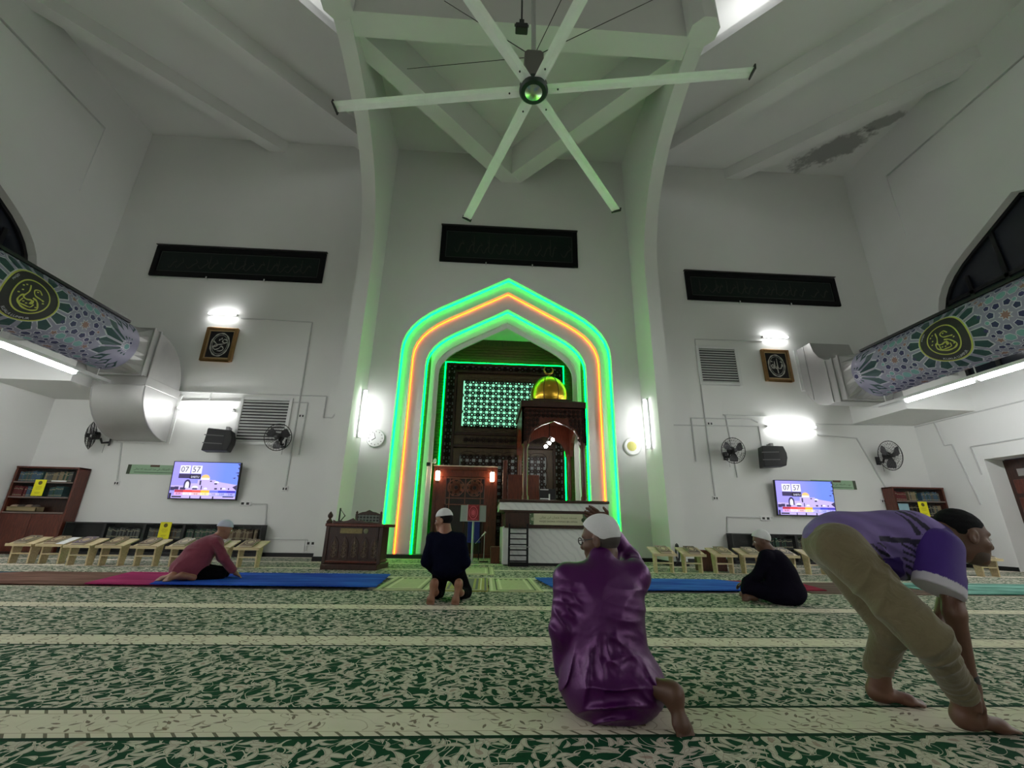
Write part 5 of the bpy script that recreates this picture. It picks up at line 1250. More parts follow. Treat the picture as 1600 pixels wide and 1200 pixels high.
mat_cloth('green teal prayer cloth at the right wall end', [(6.1, 6.36), (6.3, 7.70), (11.8, 7.70), (11.8, 6.5)], .014, cloth_mat('teal_cloth_two', (20, 84, 74), (130, 178, 164)))
CREAM = [mat('cream_mat_ground', srgb(176, 178, 138), .9, var=.25, vscale=30, bump=.2), mat('cream_mat_line', srgb(206, 204, 168), .9), mat('cream_mat_dark', srgb(96, 100, 74), .9)]
YELM = [mat('ochre_mat_ground', srgb(160, 156, 84), .9, var=.3, vscale=24), mat('grey_mat_motif', srgb(104, 104, 96), .9), CREAM[1]]
def prayer_mat(lab, x0, x1, y0, y1, z, ms, motif=False):
    o = thing('prayer_mat', lab, 'mat', ((x0+x1)/2, (y0+y1)/2, z)); w, d_ = (x1-x0)/2, (y1-y0)/2
    obj('ground', MB().box(-w, w, -d_, d_, 0, .012), ms[0], o)
    for k, (e, wd, mm) in enumerate(((.02, .03, ms[1]), (.09, .02, ms[2]), (.14, .035, ms[1]))):
        f = MB(); a, b = w-e, d_-e
        f.box(-a, a, -b, -b+wd, .012, .0145).box(-a, a, b-wd, b, .012, .0145).box(-a, -a+wd, -b+wd, b-wd, .012, .0145).box(a-wd, a, -b+wd, b-wd, .012, .0145); obj('border', f, mm, o)
    if motif: obj('motif', MB().box(-w*.3, w*.4, -d_*.8, d_*.7, .0146, .016), ms[1], o)
    else:
        mb = MB()
        for k in range(7): mb.sphere((-w*.7+k*w*.23, d_-.24, .013), (.03, .05, .004), 6)
        obj('flower_row', mb, ms[2], o)
prayer_mat('cream prayer mat touching the blue cloth toward the rostrum', -1.92, -1.2, 6.25, 7.82, .001, CREAM); prayer_mat('ochre and grey prayer mat under the kneeling man', -1.12, -.42, 6.24, 7.82, .001, YELM, True)
prayer_mat('cream prayer mat touching the blue cloth toward the pulpit', -.40, .32, 6.23, 7.80, .001, CREAM); prayer_mat('cream prayer mat laid before the reading stand', -1.25, -.29, 8.34, 9.9, .001, CREAM)
# ------------------------------------------------------------------ people: implicit bodies meshed with surface nets
def _len(a): return np.sqrt((a*a).sum(-1))
def sd_cone(P, a, b, r1, r2):
    a, b = np.asarray(a, np.float32), np.asarray(b, np.float32); ba = b-a; l2 = max(1e-9, float(ba@ba)); pa = P-a
    h = np.clip((pa@ba)/l2, 0, 1); return _len(pa-h[:, None]*ba)-(r1+(r2-r1)*h)
def sd_ell(P, c, r, R=None):
    p = P-np.asarray(c, np.float32)
    if R is not None: p = p@np.asarray(R, np.float32)
    r = np.asarray(r, np.float32); k0 = _len(p/r); k1 = _len(p/(r*r)); return k0*(k0-1)/np.maximum(k1, 1e-6)
def smin(a, b, k):
    if k <= 0: return np.minimum(a, b)
    h = np.clip(.5+.5*(b-a)/k, 0, 1); return b+(a-b)*h-k*h*(1-h)
def sd_eval(P, prims):
    d = None
    for q in prims:
        t_, k = q[0], q[-1]
        if t_ == 'c': e = sd_cone(P, *q[1:-1])
        elif t_ == 'e': e = sd_ell(P, *q[1:-1])
        elif t_ == 'cut': d = np.maximum(d, (P@np.asarray(q[1], np.float32))-q[2]); continue
        elif t_ == 'scut':
            e = -((P@np.asarray(q[1], np.float32))-q[2]); d = -smin(-d, e, k); continue
        elif t_ == 'sub': e = sd_eval(P, q[1]); d = -smin(-d, e, k); continue
        elif t_ == 'disp': d = d+q[1](P); continue
        d = e if d is None else smin(d, e, k)
    return d
def prim_bounds(prims):
    lo, hi = np.full(3, 1e9), np.full(3, -1e9)
    for q in prims:
        if q[0] == 'c':
            for p_, r in ((q[1], q[3]), (q[2], q[4])): lo = np.minimum(lo, np.array(p_)-r); hi = np.maximum(hi, np.array(p_)+r)
        elif q[0] == 'e': m_ = max(q[2]); lo = np.minimum(lo, np.array(q[1])-m_); hi = np.maximum(hi, np.array(q[1])+m_)
    return lo, hi
def nets(prims, h, pad=.03):
    lo, hi = prim_bounds(prims); lo = lo-pad; hi = hi+pad
    n = np.ceil((hi-lo)/h).astype(int)+1; B = 4
    nc = np.ceil(n/B).astype(int)+1
    ax = [lo[i]+np.arange(nc[i])*h*B for i in range(3)]
    G = np.stack(np.meshgrid(*ax, indexing='ij'), -1).reshape(-1, 3).astype(np.float32)
    dc = sd_eval(G, prims).reshape(nc).astype(np.float32)
    nf = nc*B; V = np.repeat(np.repeat(np.repeat(dc, B, 0), B, 1), B, 2)
    near = np.abs(dc) < h*B*2.6
    mk_ = np.repeat(np.repeat(np.repeat(near, B, 0), B, 1), B, 2)
    idx = np.argwhere(mk_); P = (lo+idx*h).astype(np.float32)
    vals = np.concatenate([sd_eval(P[i:i+400000], prims) for i in range(0, len(P), 400000)])
    V[mk_] = vals
    S_ = V < 0; nx, ny, nz = V.shape
    c = np.zeros((nx-1, ny-1, nz-1), np.int8)
    for dx in (0, 1):
        for dy in (0, 1):
            for dz in (0, 1): c += S_[dx:nx-1+dx, dy:ny-1+dy, dz:nz-1+dz]
    cells = np.argwhere((c > 0) & (c < 8)); vid = np.full(c.shape, -1, np.int32); vid[tuple(cells.T)] = np.arange(len(cells))
    acc = np.zeros((len(cells), 3)); cnt = np.zeros(len(cells)); cx, cy, cz = cells.T
    for (a, b) in [((0,0,0),(1,0,0)),((0,1,0),(1,1,0)),((0,0,1),(1,0,1)),((0,1,1),(1,1,1)),((0,0,0),(0,1,0)),((1,0,0),(1,1,0)),((0,0,1),(0,1,1)),((1,0,1),(1,1,1)),((0,0,0),(0,0,1)),((1,0,0),(1,0,1)),((0,1,0),(0,1,1)),((1,1,0),(1,1,1))]:
        va = V[cx+a[0], cy+a[1], cz+a[2]]; vb = V[cx+b[0], cy+b[1], cz+b[2]]; m_ = (va < 0) != (vb < 0)
        t_ = np.where(m_, va/np.where(m_, va-vb, 1), 0)[:, None]; p_ = np.array(a)+(np.array(b)-np.array(a))*t_
        acc += p_*m_[:, None]; cnt += m_
    verts = lo+(cells+acc/np.maximum(cnt, 1)[:, None])*h
    faces = []
    for axis in range(3):
        sl0 = [slice(None)]*3; sl1 = [slice(None)]*3; sl0[axis] = slice(0, -1); sl1[axis] = slice(1, None)
        e = S_[tuple(sl0)] != S_[tuple(sl1)]; ii = np.argwhere(e); o1, o2 = [q for q in range(3) if q != axis]
        ok = (ii[:, o1] > 0) & (ii[:, o2] > 0) & (ii[:, o1] < V.shape[o1]-1) & (ii[:, o2] < V.shape[o2]-1); ii = ii[ok]
        def vv(d1, d2): j = ii.copy(); j[:, o1] += d1; j[:, o2] += d2; return vid[tuple(j.T)]
        f = np.stack([vv(-1, -1), vv(0, -1), vv(0, 0), vv(-1, 0)], 1)
        flip = S_[tuple(ii.T)] ^ (axis == 1)
        f[~flip] = f[~flip][:, ::-1]; faces.append(f)
    return verts, np.concatenate(faces)
def organic(name, prims, h, m, parent, origin, colour=None, relax=1, label=None):
    V, Fc = nets(prims, h)
    for _ in range(relax):       # light smoothing
        e = np.concatenate([Fc[:, [0, 1]], Fc[:, [1, 2]], Fc[:, [2, 3]], Fc[:, [3, 0]]]); s_ = np.zeros_like(V); c = np.zeros(len(V))
        np.add.at(s_, e[:, 0], V[e[:, 1]]); np.add.at(s_, e[:, 1], V[e[:, 0]]); np.add.at(c, e[:, 0], 1); np.add.at(c, e[:, 1], 1)
        V = .5*V+.5*s_/np.maximum(c, 1)[:, None]
    L_ = V-np.asarray(origin)
    me = bpy.data.meshes.new(name); me.from_pydata(L_.tolist(), [], Fc.tolist()); me.materials.append(m)
    me.polygons.foreach_set('use_smooth', [True]*len(me.polygons))
    if colour is not None:
        c4 = np.ones((len(V), 4), np.float32); c4[:, :3] = colour(V); at = me.color_attributes.new('print', 'FLOAT_COLOR', 'POINT'); at.data.foreach_set('color', c4.ravel())
    me.update()
    if len(Fc):    # outward normals
        bm = bmesh.new(); bm.from_mesh(me); bmesh.ops.recalc_face_normals(bm, faces=bm.faces); bm.to_mesh(me); bm.free()
    o = bpy.data.objects.new(name, me); COL.objects.link(o); o.parent = parent
    if label: o['label'] = label
    return o
def frame(fwd, up):
    f = np.array(fwd, float); f /= np.linalg.norm(f); u = np.array(up, float); r = np.cross(f, u); r /= np.linalg.norm(r); u = np.cross(r, f); return np.stack([r, f, u], 1)
def head_prims(c, fwd, up, s=1.0, neck_to=None):
    R = frame(fwd, up); c = np.array(c, float); W_ = lambda x, y, z: c+R@(np.array([x, y, z])*s)
    q = [('e', W_(0, -.012, .030), (.076*s, .096*s, .086*s), R, 0), ('e', W_(0, .022, -.040), (.062*s, .074*s, .080*s), R, .03*s), ('c', W_(0, .078, .012), W_(0, .104, -.026), .010*s, .016*s, .012*s),
         ('e', W_(0, .072, .026), (.050*s, .020*s, .012*s), R, .02*s), ('e', W_(0, .084, -.060), (.024*s, .014*s, .011*s), R, .012*s), ('e', W_(0, .066, -.098), (.030*s, .026*s, .024*s), R, .03*s)]
    for sd in (-1, 1):
        q += [('sub', [('e', W_(sd*.031, .092, .004), (.016*s, .014*s, .010*s), R, 0)], .014*s), ('e', W_(sd*.042, .060, -.028), (.022*s, .022*s, .020*s), R, .02*s),
              ('e', W_(sd*.078, -.010, -.010), (.010*s, .022*s, .034*s), R, .008*s), ('sub', [('e', W_(sd*.092, -.006, -.006), (.010*s, .012*s, .020*s), R, 0)], .006*s)]
    nb = neck_to if neck_to is not None else W_(0, -.05, -.20)
    q.append(('c', W_(0, -.03, -.07), nb, .052*s, .060*s, .03*s)); return q, R, W_
def cap_prims(W_, R, s, tilt=.0, drop=.05, h_=.0):
    n = R@np.array([0, math.sin(tilt), math.cos(tilt)]); c = W_(0, -.012, .034)
    q = [('e', c, (.084*s, .106*s, (.094+h_)*s), R, 0)]; q.append(('cut', -n, float(-n@(W_(0, 0, drop))), 0)); return q
def hand_prims(w, d, n, thumb, curl=.25, s=1.0, spread=.12):
    d = np.array(d, float); d /= np.linalg.norm(d); n = np.array(n, float); n -= d*(n@d); n /= np.linalg.norm(n); sd = np.cross(d, n)*thumb
    w = np.array(w, float); R = np.stack([sd, d, n], 1); q = [('e', w+d*.045*s, (.040*s, .052*s, .017*s), R, .02), ('c', w-d*.03, w+d*.02*s, .026*s, .028*s, .02)]
    for i, (o, l) in enumerate(((.029, .068), (.010, .078), (-.010, .072), (-.028, .056))):
        p = w+d*.085*s+sd*o*s; a = 0; dd = d+sd*o*spread*30*.3; dd /= np.linalg.norm(dd)
        for j, (f, r) in enumerate(((.45, .0092), (.32, .0084), (.23, .0075))):
            a += curl; v = dd*math.cos(a)-n*math.sin(a); p2 = p+v*l*f*s; q.append(('c', p, p2, r*s, r*.92*s, .006 if j == 0 else .002)); p = p2
    p = w+d*.018*s+sd*.026*s; v = d*.62+sd*.75-n*.25; v /= np.linalg.norm(v); p2 = p+v*.042*s; q.append(('c', p, p2, .0125*s, .011*s, .012)); v2 = d*.9+sd*.3-n*.3; v2 /= np.linalg.norm(v2); q.append(('c', p2, p2+v2*.034*s, .0105*s, .0085*s, .003))
    return q
def foot_prims(heel, ball, up, s=1.0, ankle=None):
    heel, ball = np.array(heel, float), np.array(ball, float); d = ball-heel; L_ = np.linalg.norm(d); d /= L_; u = np.array(up, float); u -= d*(u@d); u /= np.linalg.norm(u); sd = np.cross(d, u)
    q = [('c', heel, heel+d*.03, .032*s, .032*s, 0), ('c', heel+u*.012, ball+u*.004, .034*s, .026*s, .03), ('e', ball, (.044*s, .035*s, .022*s), np.stack([sd, d, u], 1), .02)]
    for i, (o, l, r) in enumerate(((-.034, .052, .0135), (-.014, .05, .010), (.003, .045, .0095), (.018, .038, .009), (.032, .03, .0085))): q.append(('c', ball+sd*o*s+d*.015, ball+sd*o*s+d*(.018+l)*s-u*.004, r*s, r*.9*s, .006))
    if ankle is not None: q.append(('c', heel+u*.03+d*.01, ankle, .038*s, .042*s, .03))
    return q
def folds(amp, f=14., seed=0, ax=(.3, .2, 1.)):
    r_ = np.random.RandomState(seed); K = r_.normal(size=(5, 3))*f; ph = r_.uniform(0, 6.28, 5); A_ = np.array(ax, float)
    def fn(P):
        w_ = np.sin(P@(K[3]*.35)+ph[3])+np.sin(P@(K[4]*.3)+ph[4]); o = np.zeros(len(P), np.float32)
        for i in range(3): o += np.sin((P*A_)@K[i]+1.3*w_+ph[i]).astype(np.float32)
        return (amp*o/3*1.2).astype(np.float32)
    return fn
def ridges(lines, sdf, r=.012, k=.03):
    """cloth folds: px polylines dropped on the surface of an implicit shape along the view rays"""
    out = []
    for ln in lines:
        pts = []
        for (px, py) in ln:
            d = ray(px, py); ts = np.linspace(1.0, 9.0, 900)/np.linalg.norm(d); P = (CAM+d*ts[:, None]).astype(np.float32); v = sd_eval(P, sdf); w_ = np.where(v < 0)[0]
            if len(w_): pts.append(P[w_[0]])
        pts = [p for p in spline(pts, 4)] if len(pts) > 2 else pts
        n = len(pts)
        for i in range(n-1):
            ra = r*(.35+.65*math.sin(math.pi*(i+.2)/n)); rb = r*(.35+.65*math.sin(math.pi*(i+1.2)/n)); out.append(('c', pts[i], pts[i+1], ra, rb, k))
    return out
def skin_mat(name, col):
    m, t, p = base_mat(name); nz = t.noise(14, 4, .6, t.objco()); c = srgb(*col)
    t.l.new(t.mix(nz.outputs[0], tuple(q*.82 for q in c[:3])+(1,), tuple(min(1, q*1.15) for q in c[:3])+(1,)), p.inputs['Base Color'])
    p.inputs['Roughness'].default_value = .5; p.inputs['Subsurface Weight'].default_value = .08; p.inputs['Subsurface Radius'].default_value = (.01, .004, .002); return m
def cloth(name, a, b, rough=.8, scale=60., bump=.15, sheen=.2, spec=.25):
    m, t, p = base_mat(name); P = t.objco(); nz = t.noise(5, 4, .6, P); wv = t.noise(scale, 2, .5, P); big = t.noise(11, 3, .55, P, .8)
    t.l.new(t.mix(nz.outputs[0], srgb(*a), srgb(*b)), p.inputs['Base Color']); p.inputs['Roughness'].default_value = rough; p.inputs['Sheen Weight'].default_value = sheen; p.inputs['Specular IOR Level'].default_value = spec if sheen else .06
    b1 = t.new('ShaderNodeBump'); b1.inputs['Strength'].default_value = .35; b1.inputs['Distance'].default_value = .03; t.l.new(big.outputs[0], b1.inputs['Height'])
    b2 = t.new('ShaderNodeBump'); b2.inputs['Strength'].default_value = bump; b2.inputs['Distance'].default_value = .003; t.l.new(wv.outputs[0], b2.inputs['Height']); t.l.new(b1.outputs[0], b2.inputs['Normal']); t.l.new(b2.outputs[0], p.inputs['Normal']); return m
def printed(name, rough=.75):
    m, t, p = base_mat(name); at = t.new('ShaderNodeAttribute', attribute_name='print'); nz = t.noise(70, 2, .5, t.objco()); t.l.new(at.outputs['Color'], p.inputs['Base Color']); p.inputs['Roughness'].default_value = rough
    t.l.new(t.bump(nz.outputs[0], .12, .003), p.inputs['Normal']); return m
SKIN1 = skin_mat('skin_tan', (100, 68, 52)); SKIN2 = skin_mat('skin_brown', (92, 62, 47)); SKIN3 = skin_mat('skin_warm', (134, 92, 70))
CAPW = cloth('white_knit_cap', (196, 196, 198), (226, 226, 228), .9, 120., .5); HAIR = mat('black_hair', (.007, .007, .008), .85, bump=.5, bscale=160, spec=.15)
EYEW = mat('eye_white', (.7, .68, .65), .3); PUPIL = mat('dark_iris', (.02, .012, .008), .2)
def eyes(par, W_, R, org, s=1.0):
    for sd in (-1, 1):
        e = obj('eye', MB().sphere(tuple(W_(sd*.031, .078, .004)-org), .011*s, 10), EYEW, par, smooth='all'); obj('pupil', MB().sphere(tuple(W_(sd*.031, .0865, .003)-org), .005*s, 8), PUPIL, e, smooth='all')
V3 = lambda *a: np.array(a, float)
def creases(specs):
    """local sharp cloth folds: (centre, radius, direction across the folds, frequency, height, bow)"""
    def fn(P):
        o = np.zeros(len(P), np.float32)
        for c, rad, dr, f, amp, bow in specs:
            q = P-np.asarray(c, np.float32); d = np.asarray(dr, np.float32); d = d/np.linalg.norm(d); u = q@d; r2 = (q*q).sum(-1); v2 = np.maximum(r2-u*u, 0)
            w1 = np.sin(q@np.array([11., 6., 8.], np.float32)+c[0]*9); w2 = np.sin(q@np.array([-7., 9., 15.], np.float32)+c[2]*13); w3 = np.sin(q@np.array([17., -5., -10.], np.float32)+f)
            m_ = np.exp(-r2/(rad*rad))*(.5+.35*w2+.35*w3).clip(0, 1.2); ph = f*(u+bow*v2)*.8+2.0*w1+1.6*w2+.8*w3; o += (amp*m_*((1-np.abs(np.sin(ph*.5)))**1.5*1.6-.5)).astype(np.float32)
        return -o
    return fn

# ---- man in a purple satin shirt, seated with his back to the camera
org = V3(.13, 2.35, 0); pr_ = thing('person', 'person in purple satin shirt and white cap sitting on the carpet', 'person', tuple(org))
hp_, R, W_ = head_prims((.135, 2.43, .752), (-.80, .58, -.16), (-.10, .04, 1), 1.0, V3(.125, 2.39, .60))
eye_fr = (W_, R)
footR = foot_prims(V3(.345, 2.16, .135), V3(.365, 2.115, .035), (.3, -.95, .1), 1.0, V3(.27, 2.22, .14))
body = hp_+[('c', (.125, 2.39, .60), (.12, 2.37, .46), .07, .12, .05), ('c', (.12, 2.37, .46), (.13, 2.33, .14), .12, .15, .05),
    ('c', (.12, 2.38, .56), (.31, 2.39, .565), .05, .05, .04), ('c', (.31, 2.39, .56), (.345, 2.60, .645), .042, .036, .03), ('c', (.345, 2.60, .645), (.215, 2.56, .835), .034, .026, .02),
    ('c', (.12, 2.38, .56), (-.06, 2.37, .555), .05, .05, .04), ('c', (-.05, 2.37, .55), (-.095, 2.34, .33), .042, .036, .03), ('c', (-.095, 2.34, .33), (-.06, 2.47, .13), .034, .026, .02),
    ('c', (.06, 2.36, .12), (.02, 2.75, .1), .09, .07, .04), ('c', (.25, 2.36, .12), (.38, 2.72, .1), .10, .07, .04), ('c', (.38, 2.72, .1), (.27, 2.22, .14), .06, .04, .03)]
body += hand_prims((.215, 2.56, .835), (-.8, -.1, .5), (.15, .9, .3), -1, .22, 1.0)+hand_prims((-.06, 2.47, .13), (.25, .8, -.12), (0, .1, 1), 1, .3)+footR
organic('body', body, .0052, SKIN2, pr_, org); eyes(pr_, W_, R, org)
SATIN = None; m, t, p = base_mat('purple_satin'); nz = t.noise(4, 4, .6, t.objco()); t.l.new(t.mix(nz.outputs[0], srgb(50, 5, 57), srgb(68, 9, 76)), p.inputs['Base Color'])
p.inputs['Roughness'].default_value = .40; p.inputs['Specular Tint'].default_value = (.85, .45, .9, 1); p.inputs['Sheen Weight'].default_value = .0; p.inputs['Sheen Tint'].default_value = srgb(200, 90, 210); p.inputs['Specular IOR Level'].default_value = .75; p.inputs['Anisotropic'].default_value = .4
wv = t.noise(7, 3, .5, t.objco(), 1.2); t.l.new(t.bump(wv.outputs[0], .15, .03), p.inputs['Normal']); SATIN = m
sh = [('e', (.13, 2.315, .12), (.245, .20, .165), None, 0), ('e', (.12, 2.345, .30), (.195, .155, .22), None, .08), ('e', (.115, 2.365, .47), (.215, .140, .175), None, .07), ('c', (-.055, 2.37, .575), (.29, 2.39, .585), .064, .066, .05),
      ('c', (.12, 2.385, .58), (.128, 2.392, .655), .085, .070, .04), ('c', (-.06, 2.365, .56), (-.098, 2.335, .34), .064, .058, .05), ('c', (-.098, 2.335, .34), (-.065, 2.46, .14), .056, .050, .03),
      ('c', (.305, 2.385, .57), (.345, 2.60, .645), .070, .060, .05), ('c', (.345, 2.60, .645), (.245, 2.57, .79), .056, .044, .03), ('c', (.06, 2.38, .12), (.02, 2.75, .1), .11, .085, .06), ('c', (.26, 2.36, .12), (.38, 2.70, .1), .12, .085, .06)]
rl = [('disp', creases([((-.03, 2.2, .34), .13, (1, 0, .25), 130, .022, 0), ((-.02, 2.2, .16), .13, (1, 0, -.45), 110, .024, 0), ((.13, 2.12, .13), .17, (0, 0, 1), 110, .024, 2.2), ((.31, 2.2, .20), .12, (.6, 0, .8), 120, .024, 1.0), ((.27, 2.24, .44), .12, (.45, 0, .9), 100, .016, 0), ((.12, 2.2, .50), .14, (.7, 0, -.7), 75, .007, 0), ((.18, 2.2, .32), .12, (.5, 0, .85), 90, .015, 1.5), ((-.08, 2.3, .45), .1, (0, 0, 1), 120, .008, 0), ((.33, 2.5, .62), .09, (0, 1, .4), 140, .008, 0)]), 0)]
organic('satin_shirt', sh+rl+[('disp', folds(.0035, 12, 4, (1., .6, .45)), 0), ('cut', (0, 0, -1), -.004, 0)], .0056, SATIN, pr_, org, relax=2)
organic('collar', [('e', (.128, 2.393, .645), (.074, .078, .035), frame((0, 1, .15), (0, -.15, 1)), 0), ('sub', [('e', (.128, 2.40, .675), (.066, .07, .06), None, 0)], .01)], .005, SATIN, pr_, org)
organic('cap', cap_prims(W_, R, 1.03, -.70, .030), .005, CAPW, pr_, org)
organic('hair', [('e', W_(0, -.022, .012), (.0785, .092, .088), R, 0), ('cut', tuple(R@V3(0, .95, -.3)), float((R@V3(0, .95, -.3))@W_(0, -.012, -.045)), 0)], .005, mat('greying_short_hair', (.05, .04, .035), .8, bump=.4, bscale=180), pr_, org)
g = MB()
for sd in (-1, 1):
    c = W_(sd*.033, .100, .004); rr = [c+R@np.array([.024*math.cos(a), 0, .018*math.sin(a)]) for a in np.linspace(0, 2*math.pi, 14, endpoint=False)]; g.tube([tuple(q-org) for q in rr], .003, 5, closed=True); g.tube([tuple(W_(sd*.057, .098, .008)-org), tuple(W_(sd*.082, .0, .006)-org)], .0025, 5)
g.tube([tuple(W_(-.009, .102, .006)-org), tuple(W_(.009, .102, .006)-org)], .0025, 5); obj('spectacles', g, BLACKPLASTIC, pr_)

# ---- man in a printed jersey bending down
org = V3(1.6, 2.25, 0); pb = thing('person', 'person in purple printed jersey and khaki trousers bending to the floor', 'person', tuple(org))
hipN, hipF = V3(1.30, 2.21, .735), V3(1.42, 2.42, .735); kN, aN = V3(1.405, 1.96, .385), V3(1.635, 2.10, .115); kF, aF = V3(1.53, 2.27, .37), V3(1.535, 2.43, .09)
shN, shF = V3(1.735, 2.10, .745), V3(1.90, 2.40, .75); hc = V3(1.985, 2.22, .802)
hp_, R, W_ = head_prims(hc, (.93, -.22, -.22), (.16, .0, 1), 1.07, V3(1.84, 2.25, .76))
body = hp_+[('c', hipN, kN, .075, .055, .03), ('c', kN, aN, .052, .036, .03), ('c', hipF, kF, .075, .055, .03), ('c', kF, aF, .052, .036, .03), ('c', (1.36, 2.31, .75), (1.80, 2.26, .77), .12, .11, .06),
    ('c', shN, (1.645, 2.05, .47), .046, .040, .03), ('c', (1.645, 2.05, .47), (1.665, 2.085, .19), .039, .027, .02), ('c', shF, (2.06, 2.43, .56), .046, .04, .03), ('c', (2.06, 2.43, .56), (1.90, 2.40, .36), .038, .026, .02)]
body += hand_prims((1.665, 2.085, .19), (.30, .06, -.9), (.75, -.6, .2), 1, .3, 1.0)+hand_prims((1.90, 2.40, .36), (-.3, -.1, -.9), (-.8, 0, .2), 1, .3)
body += foot_prims(V3(1.615, 2.115, .045), V3(1.765, 2.105, .024), (0, 0, 1), 1.05, aN)+foot_prims(V3(1.515, 2.445, .04), V3(1.645, 2.405, .022), (0, 0, 1), 1.0, aF)
organic('body', body, .0052, SKIN1, pb, org); eyes(pb, W_, R, org, 1.07)
hq = [('e', W_(0, -.018, .038), (.083, .105, .092), R, 0), ('cut', tuple(R@V3(0, .80, -.60)), float((R@V3(0, .80, -.60))@W_(0, .052, .030)), 0), ('disp', folds(.002, 90, 8), 0)]
organic('hair', hq, .005, HAIR, pb, org, relax=0)
organic('beard_stubble', [('e', W_(0, .030, -.072), (.062, .068, .056), R, 0), ('sub', [('e', W_(0, .075, -.02), (.06, .06, .05), R, 0)], .01)], .006, mat('dark_stubble', (.085, .055, .042), .8), pb, org)
khaki = cloth('khaki_cotton', (90, 82, 60), (118, 108, 82), .9, 90., .2)
tr = [('e', (1.36, 2.315, .75), (.135, .165, .125), None, 0), ('c', hipN, kN, .112, .084, .05), ('c', kN, aN+V3(-.03, -.02, .05), .080, .058, .03), ('c', hipF, kF, .112, .084, .05), ('c', kF, aF+V3(0, -.01, .07), .080, .062, .03)]
ld = (kN-hipN)/np.linalg.norm(kN-hipN); ls = (aN-kN)/np.linalg.norm(aN-kN)
tl_ = [('disp', creases([(kN, .12, ld+ls*.6, 120, .022, 0), (kN*.55+hipN*.45, .13, ld+V3(.3, 0, .2), 90, .016, 0), (aN+V3(-.05, -.03, .10), .10, ls, 170, .013, 0), (hipN+V3(.08, -.06, -.07), .14, (.7, 0, .7), 100, .020, 0), (kF, .11, (kF-hipF), 150, .013, 0), (aF+V3(0, -.02, .12), .09, (0, 0, 1), 170, .012, 0)]), 0)]
organic('trousers', tr+tl_+[('disp', folds(.006, 15, 9), 0)], .0062, khaki, pb, org, relax=1)
def jersey_colour(P):
    lav, pur, dk, wh = np.array(srgb(108, 90, 146)[:3]), np.array(srgb(46, 18, 100)[:3]), np.array(srgb(26, 22, 46)[:3]), np.array(srgb(176, 172, 186)[:3])
    x, y, z = P.T; n = len(P); C = np.tile(lav, (n, 1)).astype(np.float32)
    u = (x-1.28)/.6
    hgt = z-(.755+.06*u)            # above or below the spine line
    C *= (1+.12*np.sin(x*40+z*60))[:, None]
    low = hgt < -.01; st = np.sin((z*1.0+x*.62)*190) > .25; C[low & st & (u < .66) & (np.sin(x*23+1.0) > -.75)] = dk
    C[(hgt < -.085) & (u < .45)] = pur
    band = (np.abs(hgt+.01+.10*(u-.5)) < .012) & (u > .3) & (u < .8); C[band] = dk
    mot = (u > .60) & (u < .74) & (hgt > .01) & (np.sin(x*130+y*30) > -.2); C[mot] = dk
    C[(u > .80) | ((u > .66) & (hgt < -.02))] = pur
    C[(u > .76) & (u < .94) & (hgt > .03) & (y < 2.28)] = lav*1.25
    far = (x > 1.98) & (y > 2.33); C[far] = dk; C[far & (np.sin(x*160-z*90) > .9)] = wh
    return C
js = [('e', (1.37, 2.31, .765), (.135, .17, .115), None, 0), ('c', (1.40, 2.30, .765), (1.74, 2.26, .785), .140, .142, .08), ('c', shN+V3(.02, .06, -.005), shF, .095, .095, .06), ('c', (1.78, 2.25, .79), (1.86, 2.24, .79), .09, .075, .04),
      ('c', shF, (2.05, 2.42, .585), .08, .072, .03), ('e', (1.62, 2.26, .66), (.16, .12, .07), None, .06)]
jl = [('disp', creases([((1.40, 2.16, .72), .16, (.5, 0, .9), 100, .020, 0), ((1.58, 2.12, .74), .16, (.4, 0, .9), 85, .020, 0), ((1.30, 2.2, .78), .1, (.8, 0, .5), 130, .010, 0), ((1.65, 2.2, .66), .12, (1, 0, .3), 110, .011, 0)]), 0)]
organic('jersey', js+jl+[('disp', folds(.006, 14, 12), 0), ('cut', (0, 0, -1), -.545, 0)], .0060, printed('printed_jersey'), pb, org, colour=jersey_colour, relax=1)
def sleeve_colour(P):
    C = np.tile(np.array(srgb(54, 22, 112)[:3]), (len(P), 1)).astype(np.float32); k = .62*P[:, 0]+P[:, 2]; C[k < SLV+.05] = np.array(srgb(186, 182, 192)[:3]); return C
SLV = .62*1.66+.525
organic('sleeve', [('c', shN+V3(.0, .02, .0), (1.60, 2.055, .56), .088, .092, 0), ('disp', folds(.004, 16, 13), 0), ('cut', (-.62, 0, -1.), -SLV, 0)], .0060, printed('printed_sleeve'), pb, org, colour=sleeve_colour)
organic('wristwatch', [('c', (1.663, 2.082, .215), (1.665, 2.085, .195), .033, .033, 0)], .004, BLACKPLASTIC, pb, org)

